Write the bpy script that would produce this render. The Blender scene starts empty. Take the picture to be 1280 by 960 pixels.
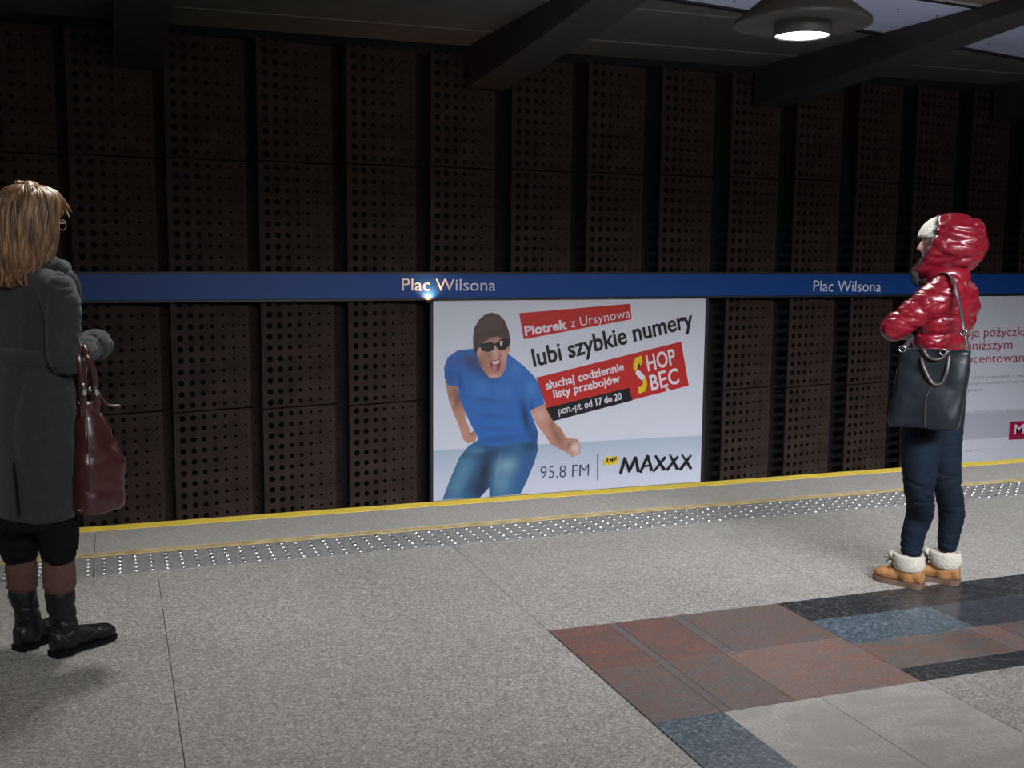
import bpy, bmesh, math, random
import numpy as np
from mathutils import Vector, Matrix, noise
random.seed(7)
sc = bpy.context.scene
COL = sc.collection
PI = math.pi

# ------------------------------------------------------------------ camera
FPX = 1369.3
YAW, PIT, ROL = 0.34939616, -0.12394809, 0.00888332
FW = Vector((math.sin(YAW)*math.cos(PIT), math.cos(YAW)*math.cos(PIT), math.sin(PIT)))
_r = Vector((math.cos(YAW), -math.sin(YAW), 0)); _u = _r.cross(FW)
RT = _r*math.cos(ROL) + _u*math.sin(ROL)
UP = -_r*math.sin(ROL) + _u*math.cos(ROL)
CAM = Vector((0, 0, 1.55))
cd = bpy.data.cameras.new('camera'); co = bpy.data.objects.new('camera', cd); COL.objects.link(co)
cd.sensor_width = 36; cd.lens = FPX/1280*36; cd.clip_start = .05; cd.clip_end = 100
m = Matrix((RT, UP, -FW)).transposed().to_4x4(); m.translation = CAM; co.matrix_world = m
sc.camera = co

# ------------------------------------------------------------------ world, lights, exposure
sc.view_settings.view_transform = 'Standard'; sc.view_settings.look = 'None'
sc.view_settings.gamma = 1; sc.view_settings.use_curve_mapping = False
sc.view_settings.exposure = 0.0
w = bpy.data.worlds.new('world'); sc.world = w; w.use_nodes = True
w.node_tree.nodes['Background'].inputs[0].default_value = (.75, .8, 1, 1)
w.node_tree.nodes['Background'].inputs[1].default_value = 0.012

def area(loc, aim, size, energy, color=(1, 1, 1)):
    l = bpy.data.lights.new('fill_light', 'AREA'); l.shape = 'RECTANGLE'; l.size, l.size_y = size
    l.energy = energy; l.color = color
    o = bpy.data.objects.new('fill_light', l); COL.objects.link(o); o.location = loc
    o.rotation_euler = (Vector(aim)-Vector(loc)).to_track_quat('-Z', 'Y').to_euler()
    return o
# added fill lights, unseen and without any fixture in the hall
floor_fill = area((2.5, -2.2, 3.3), (2.5, 2.2, 0), (12, .8), 150, (1, .97, .91)); floor_fill.data.spread = math.radians(96)  # added fill behind the camera for the platform floor
fl = area((4.6, -.8, 3.2), (5.8, 9.9, -2.3), (9, .5), 166, (.92, .93, 1)); fl.data.spread = math.radians(43)  # added frontal fill to brighten the far wall and posters
up = area((5.0, 4.9, 2.3), (5.8, 7.5, 3.45), (7, .2), 9, (.9, .93, 1)); up.data.spread = math.radians(80)  # added fill hung in midair to brighten the pale ceiling panels
SPOT_W = 150

def ray(px, py):
    return FW + RT*((px-640)/FPX) - UP*((py-480)/FPX)
def floor_pt(px, py, z=0.0):
    d = ray(px, py); return CAM + d*((z-CAM.z)/d.z)
def wall_pt(px, py, Y):
    d = ray(px, py); return CAM + d*(Y/d.y)

# ------------------------------------------------------------------ materials
def new_mat(name):
    mt = bpy.data.materials.new(name); mt.use_nodes = True
    return mt, mt.node_tree.nodes, mt.node_tree.links, mt.node_tree.nodes['Principled BSDF']
def ramp(N, stops):
    r = N.new('ShaderNodeValToRGB'); e = r.color_ramp.elements
    while len(e) < len(stops): e.new(0.5)
    for i, (p, c) in enumerate(stops):
        e[i].position = p; e[i].color = (c[0], c[1], c[2], 1)
    return r
def plain(name, c, rough=.6, metal=0, bump=0, bscale=60, var=0, vscale=8, coat=0, spec=None, stretch=None, sheen=0):
    mt, N, K, B = new_mat(name)
    B.inputs['Base Color'].default_value = (*c, 1); B.inputs['Roughness'].default_value = rough
    B.inputs['Metallic'].default_value = metal; B.inputs['Coat Weight'].default_value = coat
    if spec is not None: B.inputs['Specular IOR Level'].default_value = spec
    if sheen: B.inputs['Sheen Weight'].default_value = sheen
    tc = N.new('ShaderNodeTexCoord'); mp = N.new('ShaderNodeMapping'); K.new(tc.outputs['Object'], mp.inputs[0])
    if stretch: mp.inputs['Scale'].default_value = stretch
    if var:
        n = N.new('ShaderNodeTexNoise'); n.inputs['Scale'].default_value = vscale; n.inputs['Detail'].default_value = 5
        K.new(mp.outputs[0], n.inputs['Vector'])
        r = ramp(N, [(.3, [max(0, x*(1-var)) for x in c]), (.7, [min(1, x*(1+var)) for x in c])])
        K.new(n.outputs[0], r.inputs[0]); K.new(r.outputs[0], B.inputs['Base Color'])
    if bump:
        n2 = N.new('ShaderNodeTexNoise'); n2.inputs['Scale'].default_value = bscale; n2.inputs['Detail'].default_value = 4
        K.new(mp.outputs[0], n2.inputs['Vector'])
        b = N.new('ShaderNodeBump'); b.inputs['Strength'].default_value = bump; b.inputs['Distance'].default_value = .01
        K.new(n2.outputs[0], b.inputs['Height']); K.new(b.outputs[0], B.inputs['Normal'])
    return mt
def granite(name, cols, scale=170, rough=.45, cloud=None, cscale=2.5, cdist=1.5, world=True, cloudamt=1.0):
    """speckled stone: fine grain in three or four tones, optional cloudy veins"""
    mt, N, K, B = new_mat(name)
    g = N.new('ShaderNodeNewGeometry')
    mp = N.new('ShaderNodeMapping'); K.new(g.outputs['Position'], mp.inputs[0])
    v = N.new('ShaderNodeTexVoronoi'); v.inputs['Scale'].default_value = scale
    K.new(mp.outputs[0], v.inputs['Vector'])
    n = N.new('ShaderNodeTexNoise'); n.inputs['Scale'].default_value = scale*.55; n.inputs['Detail'].default_value = 3
    K.new(mp.outputs[0], n.inputs['Vector'])
    sp = N.new('ShaderNodeSeparateColor'); K.new(v.outputs['Color'], sp.inputs[0])
    mx = N.new('ShaderNodeMath'); mx.operation = 'ADD'
    m1 = N.new('ShaderNodeMath'); m1.operation = 'MULTIPLY'; m1.inputs[1].default_value = .55; K.new(sp.outputs[0], m1.inputs[0])
    m2 = N.new('ShaderNodeMath'); m2.operation = 'MULTIPLY'; m2.inputs[1].default_value = .45; K.new(n.outputs[0], m2.inputs[0])
    K.new(m1.outputs[0], mx.inputs[0]); K.new(m2.outputs[0], mx.inputs[1])
    st = [(.12+.72*i/(len(cols)-1), c) for i, c in enumerate(cols)]
    r = ramp(N, st); K.new(mx.outputs[0], r.inputs[0]); out = r.outputs[0]
    if cloud:
        n3 = N.new('ShaderNodeTexNoise'); n3.inputs['Scale'].default_value = cscale; n3.inputs['Detail'].default_value = 6
        n3.inputs['Distortion'].default_value = cdist
        mp2 = N.new('ShaderNodeMapping'); mp2.inputs['Scale'].default_value = (1, 2.2, 1); mp2.inputs['Rotation'].default_value = (0, 0, .5)
        K.new(g.outputs['Position'], mp2.inputs[0]); K.new(mp2.outputs[0], n3.inputs['Vector'])
        r3 = ramp(N, [(.42, (0, 0, 0)), (.6, (cloudamt,)*3)]); K.new(n3.outputs[0], r3.inputs[0])
        mm = N.new('ShaderNodeMix'); mm.data_type = 'RGBA'; mm.inputs[7].default_value = (*cloud, 1)
        K.new(r3.outputs[0], mm.inputs[0]); K.new(out, mm.inputs[6]); 
        ml = N.new('ShaderNodeMix'); ml.data_type = 'RGBA'; ml.blend_type = 'MIX'; ml.inputs[0].default_value = .35
        K.new(mm.outputs[2], ml.inputs[6]); K.new(out, ml.inputs[7]); out = ml.outputs[2]
    # broad soiling, a few per cent
    n4 = N.new('ShaderNodeTexNoise'); n4.inputs['Scale'].default_value = 1.3; n4.inputs['Detail'].default_value = 6
    K.new(g.outputs['Position'], n4.inputs['Vector'])
    r4 = ramp(N, [(.3, (.86, .86, .87)), (.7, (1, 1, 1))]); K.new(n4.outputs[0], r4.inputs[0])
    mu = N.new('ShaderNodeMix'); mu.data_type = 'RGBA'; mu.blend_type = 'MULTIPLY'; mu.inputs[0].default_value = 1
    K.new(out, mu.inputs[6]); K.new(r4.outputs[0], mu.inputs[7])
    K.new(mu.outputs[2], B.inputs['Base Color'])
    B.inputs['Roughness'].default_value = rough
    return mt
def emit(name, c, s):
    mt, N, K, B = new_mat(name)
    B.inputs['Base Color'].default_value = (*c, 1)
    B.inputs['Emission Color'].default_value = (*c, 1); B.inputs['Emission Strength'].default_value = s
    return mt
def vcol_mat(name, rough=.5):
    mt, N, K, B = new_mat(name)
    a = N.new('ShaderNodeVertexColor'); a.layer_name = 'ink'
    K.new(a.outputs[0], B.inputs['Base Color']); B.inputs['Roughness'].default_value = rough
    return mt

M = {}
M['granite'] = granite('grey_granite', [(.10, .10, .10), (.185, .182, .172), (.262, .256, .238), (.44, .425, .39)], 150, .5)
M['granite_edge'] = granite('edge_granite', [(.18, .172, .165), (.265, .258, .24), (.33, .322, .30), (.45, .435, .395)], 150, .5)
M['granite_pale'] = granite('pale_granite', [(.22, .21, .20), (.29, .275, .25), (.34, .325, .295), (.42, .40, .36)], 190, .45, (.24, .235, .23), 2.5, 1.5)
M['red_stone'] = granite('red_granite', [(.075, .034, .028), (.125, .058, .046), (.16, .08, .065), (.19, .12, .105)], 170, .42, (.085, .068, .066), 3.5, 3)
M['brown_stone'] = granite('brown_granite', [(.055, .048, .047), (.085, .074, .072), (.115, .10, .097), (.15, .135, .13)], 170, .42, (.135, .075, .058), 5, 2.5)
M['pink_stone'] = granite('pink_granite', [(.10, .05, .04), (.155, .08, .064), (.20, .115, .092), (.23, .16, .14)], 170, .42, (.12, .118, .118), 4.5, 3.4)
M['strip_stone'] = granite('strip_granite', [(.075, .066, .066), (.10, .088, .087), (.125, .11, .108), (.16, .14, .138)], 210, .35)
M['black_stone'] = granite('black_granite', [(.012, .013, .015), (.02, .022, .024), (.030, .032, .035), (.09, .095, .1)], 95, .35)
M['blue_stone'] = granite('blue_granite', [(.022, .034, .045), (.048, .072, .095), (.075, .105, .13), (.17, .21, .24)], 95, .35)
M['navy_stone'] = granite('navy_granite', [(.025, .028, .035), (.04, .045, .057), (.055, .06, .075), (.1, .11, .125)], 120, .3)
M['grey_stone'] = granite('veined_granite', [(.06, .062, .06), (.09, .09, .088), (.12, .118, .113), (.16, .155, .15)], 200, .35, (.17, .09, .065), 2.6, 3)
M['joint'] = plain('joint_grout', (.07, .068, .06), .9)
M['yellow'] = plain('yellow_paint', (.62, .47, .055), .6, var=.12, vscale=9, bump=.2)
M['tan'] = plain('worn_yellow_paint', (.36, .28, .13), .65, var=.3, vscale=14)
M['tactile'] = granite('tactile_granite', [(.10, .10, .10), (.16, .16, .16), (.21, .21, .205), (.30, .3, .29)], 140, .5)
M['steel'] = plain('stud_steel', (.55, .56, .60), .28, 1)
M['concrete'] = plain('pit_concrete', (.035, .033, .03), .9, var=.3, bump=.3)
M['rust'] = plain('rusted_steel', (.036, .023, .0185), .7, .1, spec=.25, bump=.12, bscale=90, var=.35, vscale=5)
M['backing'] = plain('black_backing', (.006, .006, .006), .95)
M['blue'] = plain('blue_enamel', (.007, .06, .27), .45, spec=.3)
M['dark_trim'] = plain('dark_trim', (.012, .012, .013), .5)
M['white_letter'] = plain('white_lettering', (.75, .77, .8), .5)
M['poster'] = plain('poster_paper', (.66, .68, .76), .4)
M['poster_low'] = plain('poster_sea_grey', (.46, .54, .64), .4)
M['print_red'] = plain('print_red', (.52, .025, .02), .4)
M['print_black'] = plain('print_black', (.012, .012, .015), .4)
M['print_white'] = plain('print_white', (.72, .72, .76), .4)
M['print_yellow'] = plain('print_yellow', (.78, .56, .02), .4)
M['print_navy'] = plain('print_navy', (.03, .04, .07), .4)
M['print_magenta'] = plain('print_magenta', (.36, .012, .06), .4)
M['print_grey'] = plain('print_grey', (.28, .30, .33), .4)
M['print_band'] = plain('print_pale_band', (.47, .50, .56), .4)
M['ink'] = vcol_mat('printed_figure')
M['ceil'] = plain('dark_ceiling', (.11, .115, .103), .8, var=.15, vscale=3)
M['ceil_seam'] = plain('ceiling_seam', (.17, .17, .16), .6)
M['beam'] = plain('beam_paint', (.042, .040, .039), .6, var=.15, vscale=3)
M['ceil_white'] = plain('pale_blue_panel', (.62, .70, .98), .45)
M['ceil_mesh'] = plain('brown_mesh', (.20, .13, .11), .8, var=.5, vscale=90)
M['shade'] = plain('lamp_shade', (.17, .168, .165), .45, .3, var=.08)
M['glow'] = emit('lamp_glow', (1, .97, 1), 14)
M['warm'] = emit('warm_bulb', (1, .7, .4), 4)
M['white_rim'] = plain('white_rim', (.35, .36, .4), .5)

# ------------------------------------------------------------------ helpers
def finish(name, bm, mat, parent=None, smooth=False):
    me = bpy.data.meshes.new(name); bm.to_mesh(me); bm.free()
    if mat: 
        for q in (mat if isinstance(mat, (list, tuple)) else [mat]): me.materials.append(q)
    if smooth:
        for p in me.polygons: p.use_smooth = True
    o = bpy.data.objects.new(name, me); COL.objects.link(o)
    if parent: o.parent = parent
    return o
def tag(o, label=None, cat=None, group=None, kind=None):
    if label: o['label'] = label
    if cat: o['category'] = cat
    if group: o['group'] = group
    if kind: o['kind'] = kind
    return o
def empty(name, loc, rz=0, **k):
    o = bpy.data.objects.new(name, None); COL.objects.link(o); o.location = loc; o.rotation_euler = (0, 0, rz)
    o.empty_display_size = .1
    return tag(o, **k)
def box(bm, x0, x1, y0, y1, z0, z1, bev=0):
    r = bmesh.ops.create_cube(bm, size=1)
    vs = r['verts']
    bmesh.ops.scale(bm, vec=(x1-x0, y1-y0, z1-z0), verts=vs)
    bmesh.ops.translate(bm, vec=((x0+x1)/2, (y0+y1)/2, (z0+z1)/2), verts=vs)
    if bev:
        es = list({e for v in vs for e in v.link_edges})
        bmesh.ops.bevel(bm, geom=es, offset=bev, segments=1, affect='EDGES')
    return vs
def prism(bm, pts, z0, z1):
    """extrude an XY outline between two heights"""
    a = [bm.verts.new((p[0], p[1], z0)) for p in pts]; b = [bm.verts.new((p[0], p[1], z1)) for p in pts]
    n = len(pts); bm.faces.new(a[::-1]); bm.faces.new(b)
    for i in range(n): bm.faces.new((a[i], a[(i+1) % n], b[(i+1) % n], b[i]))
def boxo(name, mat, parent, *a, bev=0, kind=None):
    bm = bmesh.new(); box(bm, *a, bev=bev); o = finish(name, bm, mat, parent)
    if kind: o['kind'] = kind
    return o

def catmull(P, k):
    """resample a list of equal-length tuples with Catmull-Rom"""
    P = [np.array(p, float) for p in P]; out = []
    Q = [2*P[0]-P[1]] + P + [2*P[-1]-P[-2]]
    for i in range(1, len(Q)-2):
        for j in range(k):
            t = j/k
            out.append(.5*((2*Q[i])+(-Q[i-1]+Q[i+1])*t+(2*Q[i-1]-5*Q[i]+4*Q[i+1]-Q[i+2])*t*t+(-Q[i-1]+3*Q[i]-3*Q[i+1]+Q[i+2])*t**3))
    out.append(P[-1]); return out
def loft(bm, S, n=20, cap=True):
    """S: list of (center, A, B) ellipse half axes; adds a closed tube"""
    rings = []
    for c, A, B in S:
        rings.append([bm.verts.new(Vector(c)+Vector(A)*math.cos(2*PI*i/n)+Vector(B)*math.sin(2*PI*i/n)) for i in range(n)])
    for a, b in zip(rings, rings[1:]):
        for i in range(n): bm.faces.new((a[i], a[(i+1) % n], b[(i+1) % n], b[i]))
    if cap:
        for r, f in ((rings[0], 1), (rings[-1], 0)):
            c = sum((v.co for v in r), Vector())/n
            cv = bm.verts.new(c)
            for i in range(n):
                t = (r[(i+1) % n], r[i], cv) if f else (r[i], r[(i+1) % n], cv)
                bm.faces.new(t)
    return rings
def tube(bm, P, k=5, n=14, flat=1.0, ref=(0, 0, 1), puff=None, round_ends=True):
    """P: list of (x,y,z,r); smooth tube with rounded ends; flat squeezes along the second axis"""
    C = catmull(P, k) if k > 1 else [np.array(p, float) for p in P]
    S = []; L = 0
    for i, c in enumerate(C):
        a = C[max(0, i-1)]; b = C[min(len(C)-1, i+1)]
        T = Vector(b[:3]-a[:3]).normalized()
        if i == 0:
            R0 = Vector(ref)
            if abs(T.dot(R0)) > .9: R0 = Vector((1, 0, 0)) if abs(T.x) < .8 else Vector((0, 1, 0))
            A = T.cross(R0).normalized()
        else: A = (A-T*A.dot(T)).normalized()
        Bv = A.cross(T).normalized()
        if i: L += float(np.linalg.norm(c[:3]-C[i-1][:3]))
        r = c[3]
        if puff: r *= 1+puff[1]*(abs(math.sin(PI*L/puff[0]))**.5-.6)
        S.append((Vector(c[:3]), A*r, Bv*r*flat, T, r))
    out = []
    if round_ends:
        c, A, B, T, r = S[0]
        for q in (80, 55, 28): out.append((c-T*r*.9*math.sin(math.radians(q)), A*math.cos(math.radians(q)), B*math.cos(math.radians(q))))
    out += [s[:3] for s in S]
    if round_ends:
        c, A, B, T, r = S[-1]
        for q in (28, 55, 80): out.append((c+T*r*.9*math.sin(math.radians(q)), A*math.cos(math.radians(q)), B*math.cos(math.radians(q))))
    loft(bm, out, n)
def ball(bm, c, r, sc_=(1, 1, 1), seg=16):
    v = bmesh.ops.create_uvsphere(bm, u_segments=seg, v_segments=seg//2+2, radius=r)['verts']
    bmesh.ops.scale(bm, vec=sc_, verts=v); bmesh.ops.translate(bm, vec=c, verts=v); return v
def fuse(name, bm, mat, parent, voxel=.006, smooth=6, disp=None):
    """merge overlapping closed shapes into ONE continuous skin"""
    bmesh.ops.recalc_face_normals(bm, faces=bm.faces)
    o = finish(name, bm, mat)
    r = o.modifiers.new('r', 'REMESH'); r.mode = 'VOXEL'; r.voxel_size = voxel; r.use_smooth_shade = True
    if smooth:
        s = o.modifiers.new('s', 'SMOOTH'); s.iterations = smooth; s.factor = .5
    dg = bpy.context.evaluated_depsgraph_get(); dg.update()
    me = bpy.data.meshes.new_from_object(o.evaluated_get(dg))
    old = o.data; o.modifiers.clear(); o.data = me; bpy.data.meshes.remove(old); me.name = name
    if not me.materials: me.materials.append(mat)
    if disp:
        nr = [v.normal.copy() for v in me.vertices]
        for v, nn in zip(me.vertices, nr): v.co += nn*disp(v.co, nn)
    for p in me.polygons: p.use_smooth = True
    if parent: o.parent = parent
    return o
def text_mesh(s, bold=0, spacing=1.0, shear=0):
    cu = bpy.data.curves.new('t', 'FONT'); cu.body = s; cu.offset = bold; cu.space_character = spacing; cu.shear = shear
    cu.resolution_u = 3; cu.size = 1
    o = bpy.data.objects.new('t', cu); COL.objects.link(o)
    dg = bpy.context.evaluated_depsgraph_get(); dg.update()
    me = bpy.data.meshes.new_from_object(o.evaluated_get(dg))
    bpy.data.objects.remove(o); return me
def word_objects(me, gaps_from, name, parent):
    """one object for each word: islands of a text mesh grouped by the gaps between them"""
    bm = bmesh.new(); bm.from_mesh(me); bm.verts.index_update(); bm.verts.ensure_lookup_table()
    comp = {}; 
    for v in bm.verts:
        if v.index in comp: continue
        st = [v]; ids = []; comp[v.index] = 1
        while st:
            a = st.pop(); ids.append(a.index)
            for e in a.link_edges:
                b = e.other_vert(a)
                if b.index not in comp: comp[b.index] = 1; st.append(b)
        xs_ = [gaps_from[i] for i in ids]; comp.setdefault('L', []).append([min(xs_), max(xs_), ids])
    L_ = sorted(comp['L'], key=lambda t: t[0]); groups = []
    for a, b, ids in L_:
        if groups and a-groups[-1][0] < .17: groups[-1][0] = max(groups[-1][0], b); groups[-1][1] += ids
        else: groups.append([b, list(ids)])
    out = []
    for _, ids in groups:
        S_ = set(ids); b2 = bm.copy(); b2.verts.ensure_lookup_table()
        bmesh.ops.delete(b2, geom=[v for v in b2.verts if v.index not in S_], context='VERTS')
        m2 = bpy.data.meshes.new(name); b2.to_mesh(m2); b2.free()
        for q_ in me.materials: m2.materials.append(q_)
        o = bpy.data.objects.new(name, m2); COL.objects.link(o)
        if parent: o.parent = parent; o.matrix_parent_inverse = Matrix.Translation(-parent.location)
        out.append(o)
    bm.free(); return out
def put_text(s, p0, p1, h, Y, mat, parent, name='lettering', bold=0, spacing=1.0, shear=0, ref='H', thick=.0, upshear=0):
    """lettering on a plane y=Y: baseline from pixel p0 to p1, capital height h pixels"""
    me = text_mesh(s, bold, spacing, shear)
    cap = text_mesh(ref, bold); zs = [v.co.y for v in cap.vertices]; ch = max(zs)-min(zs)
    xs = [v.co.x for v in me.vertices]; x0, x1 = min(xs), max(xs)
    a = wall_pt(*p0, Y); b = wall_pt(*p1, Y)
    hh = (wall_pt(p0[0], p0[1]-h, Y)-a).length
    d = (b-a); L = d.length; d.normalize(); u = Vector((-d.z, 0, d.x)); gx = [v.co.x for v in me.vertices]
    for v in me.vertices:
        x = (v.co.x-x0)/(x1-x0)*L; y = v.co.y/ch*hh
        v.co = a + d*x + u*y
    me.materials.clear(); me.materials.append(mat)
    return word_objects(me, gx, name, parent)
def flat_poly(name, pix, Y, mat, parent):
    bm = bmesh.new(); vs = [bm.verts.new(wall_pt(*p, Y)) for p in pix]
    f = bm.faces.new(vs); bmesh.ops.triangulate(bm, faces=[f])
    bmesh.ops.recalc_face_normals(bm, faces=bm.faces)
    o = finish(name, bm, mat, parent)
    if parent: o.matrix_parent_inverse = Matrix.Translation(-parent.location)
    return o

# ================================================================== STRUCTURE
YE = 6.34     # platform edge
YW = 9.94     # front of the perforated panels
XL, XR = -6.0, 15.0
platform = boxo('floor', M['joint'], None, XL, XR, -5.2, YE-.001, -.45, -.012, kind='structure')
platform['label'] = 'granite platform floor'
def slab(name, mat, x0, x1, y0, y1, gap=.0014, z=0.0):
    return boxo(name, mat, platform, x0+gap, x1-gap, y0+gap, y1-gap, -.012, z, bev=.0012)
# plain granite slabs outside the inlaid pattern
PX0 = 1.625; PY0, PY1 = 3.075, 4.0
xs = [.155+1.467*i for i in range(-5, 11)]
xs[0] = XL; xs = [x for x in xs if x < XR] + [XR]
ysn = [-5.2, -3.9, -2.6, -1.3, 0, 1.3, 2.05, PY0-.02, 4.02, 5.35]
def clipslab(x0, x1, y0, y1):
    # the pattern fills X > PX0 between PY0 and PY1
    if x1 <= PX0+.01: slab('granite_slab', M['granite'], x0, min(x1, PX0), y0, y1)
    elif y0 >= PY1: slab('granite_slab', M['granite'], x0, x1, y0, y1)
for i in range(len(xs)-1):
    for j in range(len(ysn)-1):
        clipslab(xs[i], xs[i+1], ysn[j], ysn[j+1])
# platform side of the pattern: rows beyond PY1 start right at the pattern
for i in range(len(xs)-1):
    if xs[i+1] > PX0+.01: slab('granite_slab', M['granite'], max(xs[i], PX0), xs[i+1], PY1, 4.02, gap=.0)
# inlaid 2 x 2 block of red and brown tiles with thin strips
YM = 3.545
def st(mat, *a): return slab('inlay_tile', M[mat], *a, gap=.0012, z=.0004)
for (y0, y1, a, b) in ((YM, PY1, 'red_stone', 'brown_stone'), (PY0, YM, 'brown_stone', 'pink_stone')):
    st(a, PX0, 1.885, y0, y1); st('strip_stone', 1.885, 1.925, y0, y1); st(a, 1.925, 2.175, y0, y1)
    if b == 'brown_stone':
        st('strip_stone', 2.175, 2.225, y0, y1); st(b, 2.225, 2.715, y0, y1)
    else: st(b, 2.175, 2.715, y0, y1)
# long strips running right
for x0, x1, mt_ in ((2.715, 3.9, 'black_stone'), (3.9, 5.2, 'black_stone'), (5.2, 8.0, 'navy_stone')): st(mt_, x0, x1, 3.755, PY1)
for x0, x1, mt_ in ((2.715, 3.33, 'blue_stone'), (3.33, 4.5, 'navy_stone'), (4.5, 6, 'blue_stone'), (6, 8, 'navy_stone')): st(mt_, x0, x1, 3.47, 3.755)
for x0, x1, mt_ in ((2.715, 3.28, 'grey_stone'), (3.28, 3.42, 'pink_stone'), (3.42, 4.6, 'brown_stone'), (4.6, 8, 'grey_stone')): st(mt_, x0, x1, 3.20, 3.47)
for x0, x1 in ((2.715, 4.2), (4.2, 8.0)): st('black_stone', x0, x1, PY0, 3.20)
for x0, x1 in ((8, 10.4), (10.4, 12.7), (12.7, XR)): st('brown_stone', x0, x1, PY0, PY1)
# below the block: blue tile and pale slabs
st('blue_stone', PX0, 1.89, 2.4, PY0); st('blue_stone', PX0, 1.89, 1.3, 2.4)
for x0, x1 in ((1.89, 2.275), (2.275, 2.73), (2.73, 3.5), (3.5, 4.5), (4.5, 6), (6, 8), (8, 11), (11, XR)):
    for y0, y1 in ((2.42, PY0), (1.3, 2.42)):
        slab('pale_slab', M['granite_pale'] if x0 < 2.7 else M['granite'], x0, x1, y0, y1, gap=.0015)
for i in range(len(xs)-1):
    if xs[i+1] > PX0+.01:
        for y0, y1 in zip(ysn[:5], ysn[1:6]): slab('granite_slab', M['granite'], max(xs[i], PX0), xs[i+1], y0, y1)
# tactile strip, lines and edge kerb
def strip_run(name, mat, y0, y1, step, z=0.0):
    x = XL
    while x < XR:
        slab(name, mat, x, min(XR, x+step), y0, y1, gap=.0012, z=z); x += step
strip_run('tactile_slab', M['tactile'], 5.35, 5.70, 2.934)
strip_run('worn_line', M['tan'], 5.70, 5.775, 5, .0004)
strip_run('edge_slab', M['granite_edge'], 5.775, 6.225, 2.934)
strip_run('yellow_line', M['yellow'], 6.225, YE, 5, .0005)
bm = bmesh.new()
nx = int((13-(-4))/.0725)
for i in range(nx):
    for j in range(5):
        x = -4+.0725*i; y = 5.395+.066*j
        n = 8; rings = []
        for rr, zz in ((.0125, 0.0), (.0115, .0035), (.007, .0058)):
            rings.append([bm.verts.new((x+rr*math.cos(2*PI*q/n), y+rr*math.sin(2*PI*q/n), zz)) for q in range(n)])
        for a, b in zip(rings, rings[1:]):
            for q in range(n): bm.faces.new((a[q], a[(q+1) % n], b[(q+1) % n], b[q]))
        bm.faces.new(rings[-1])
tag(finish('tactile_studs', bm, M['steel'], platform, smooth=True), kind='stuff')

# track bed and its walls
boxo('trim_1', M['concrete'], None, XL, XR, YE+.0, YW+.6, -1.45, -1.25, kind='structure')
kerb = boxo('trim_2', M['concrete'], None, XL, XR, YE-.6, YE-.02, -1.25, -.45, kind='structure')
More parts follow.
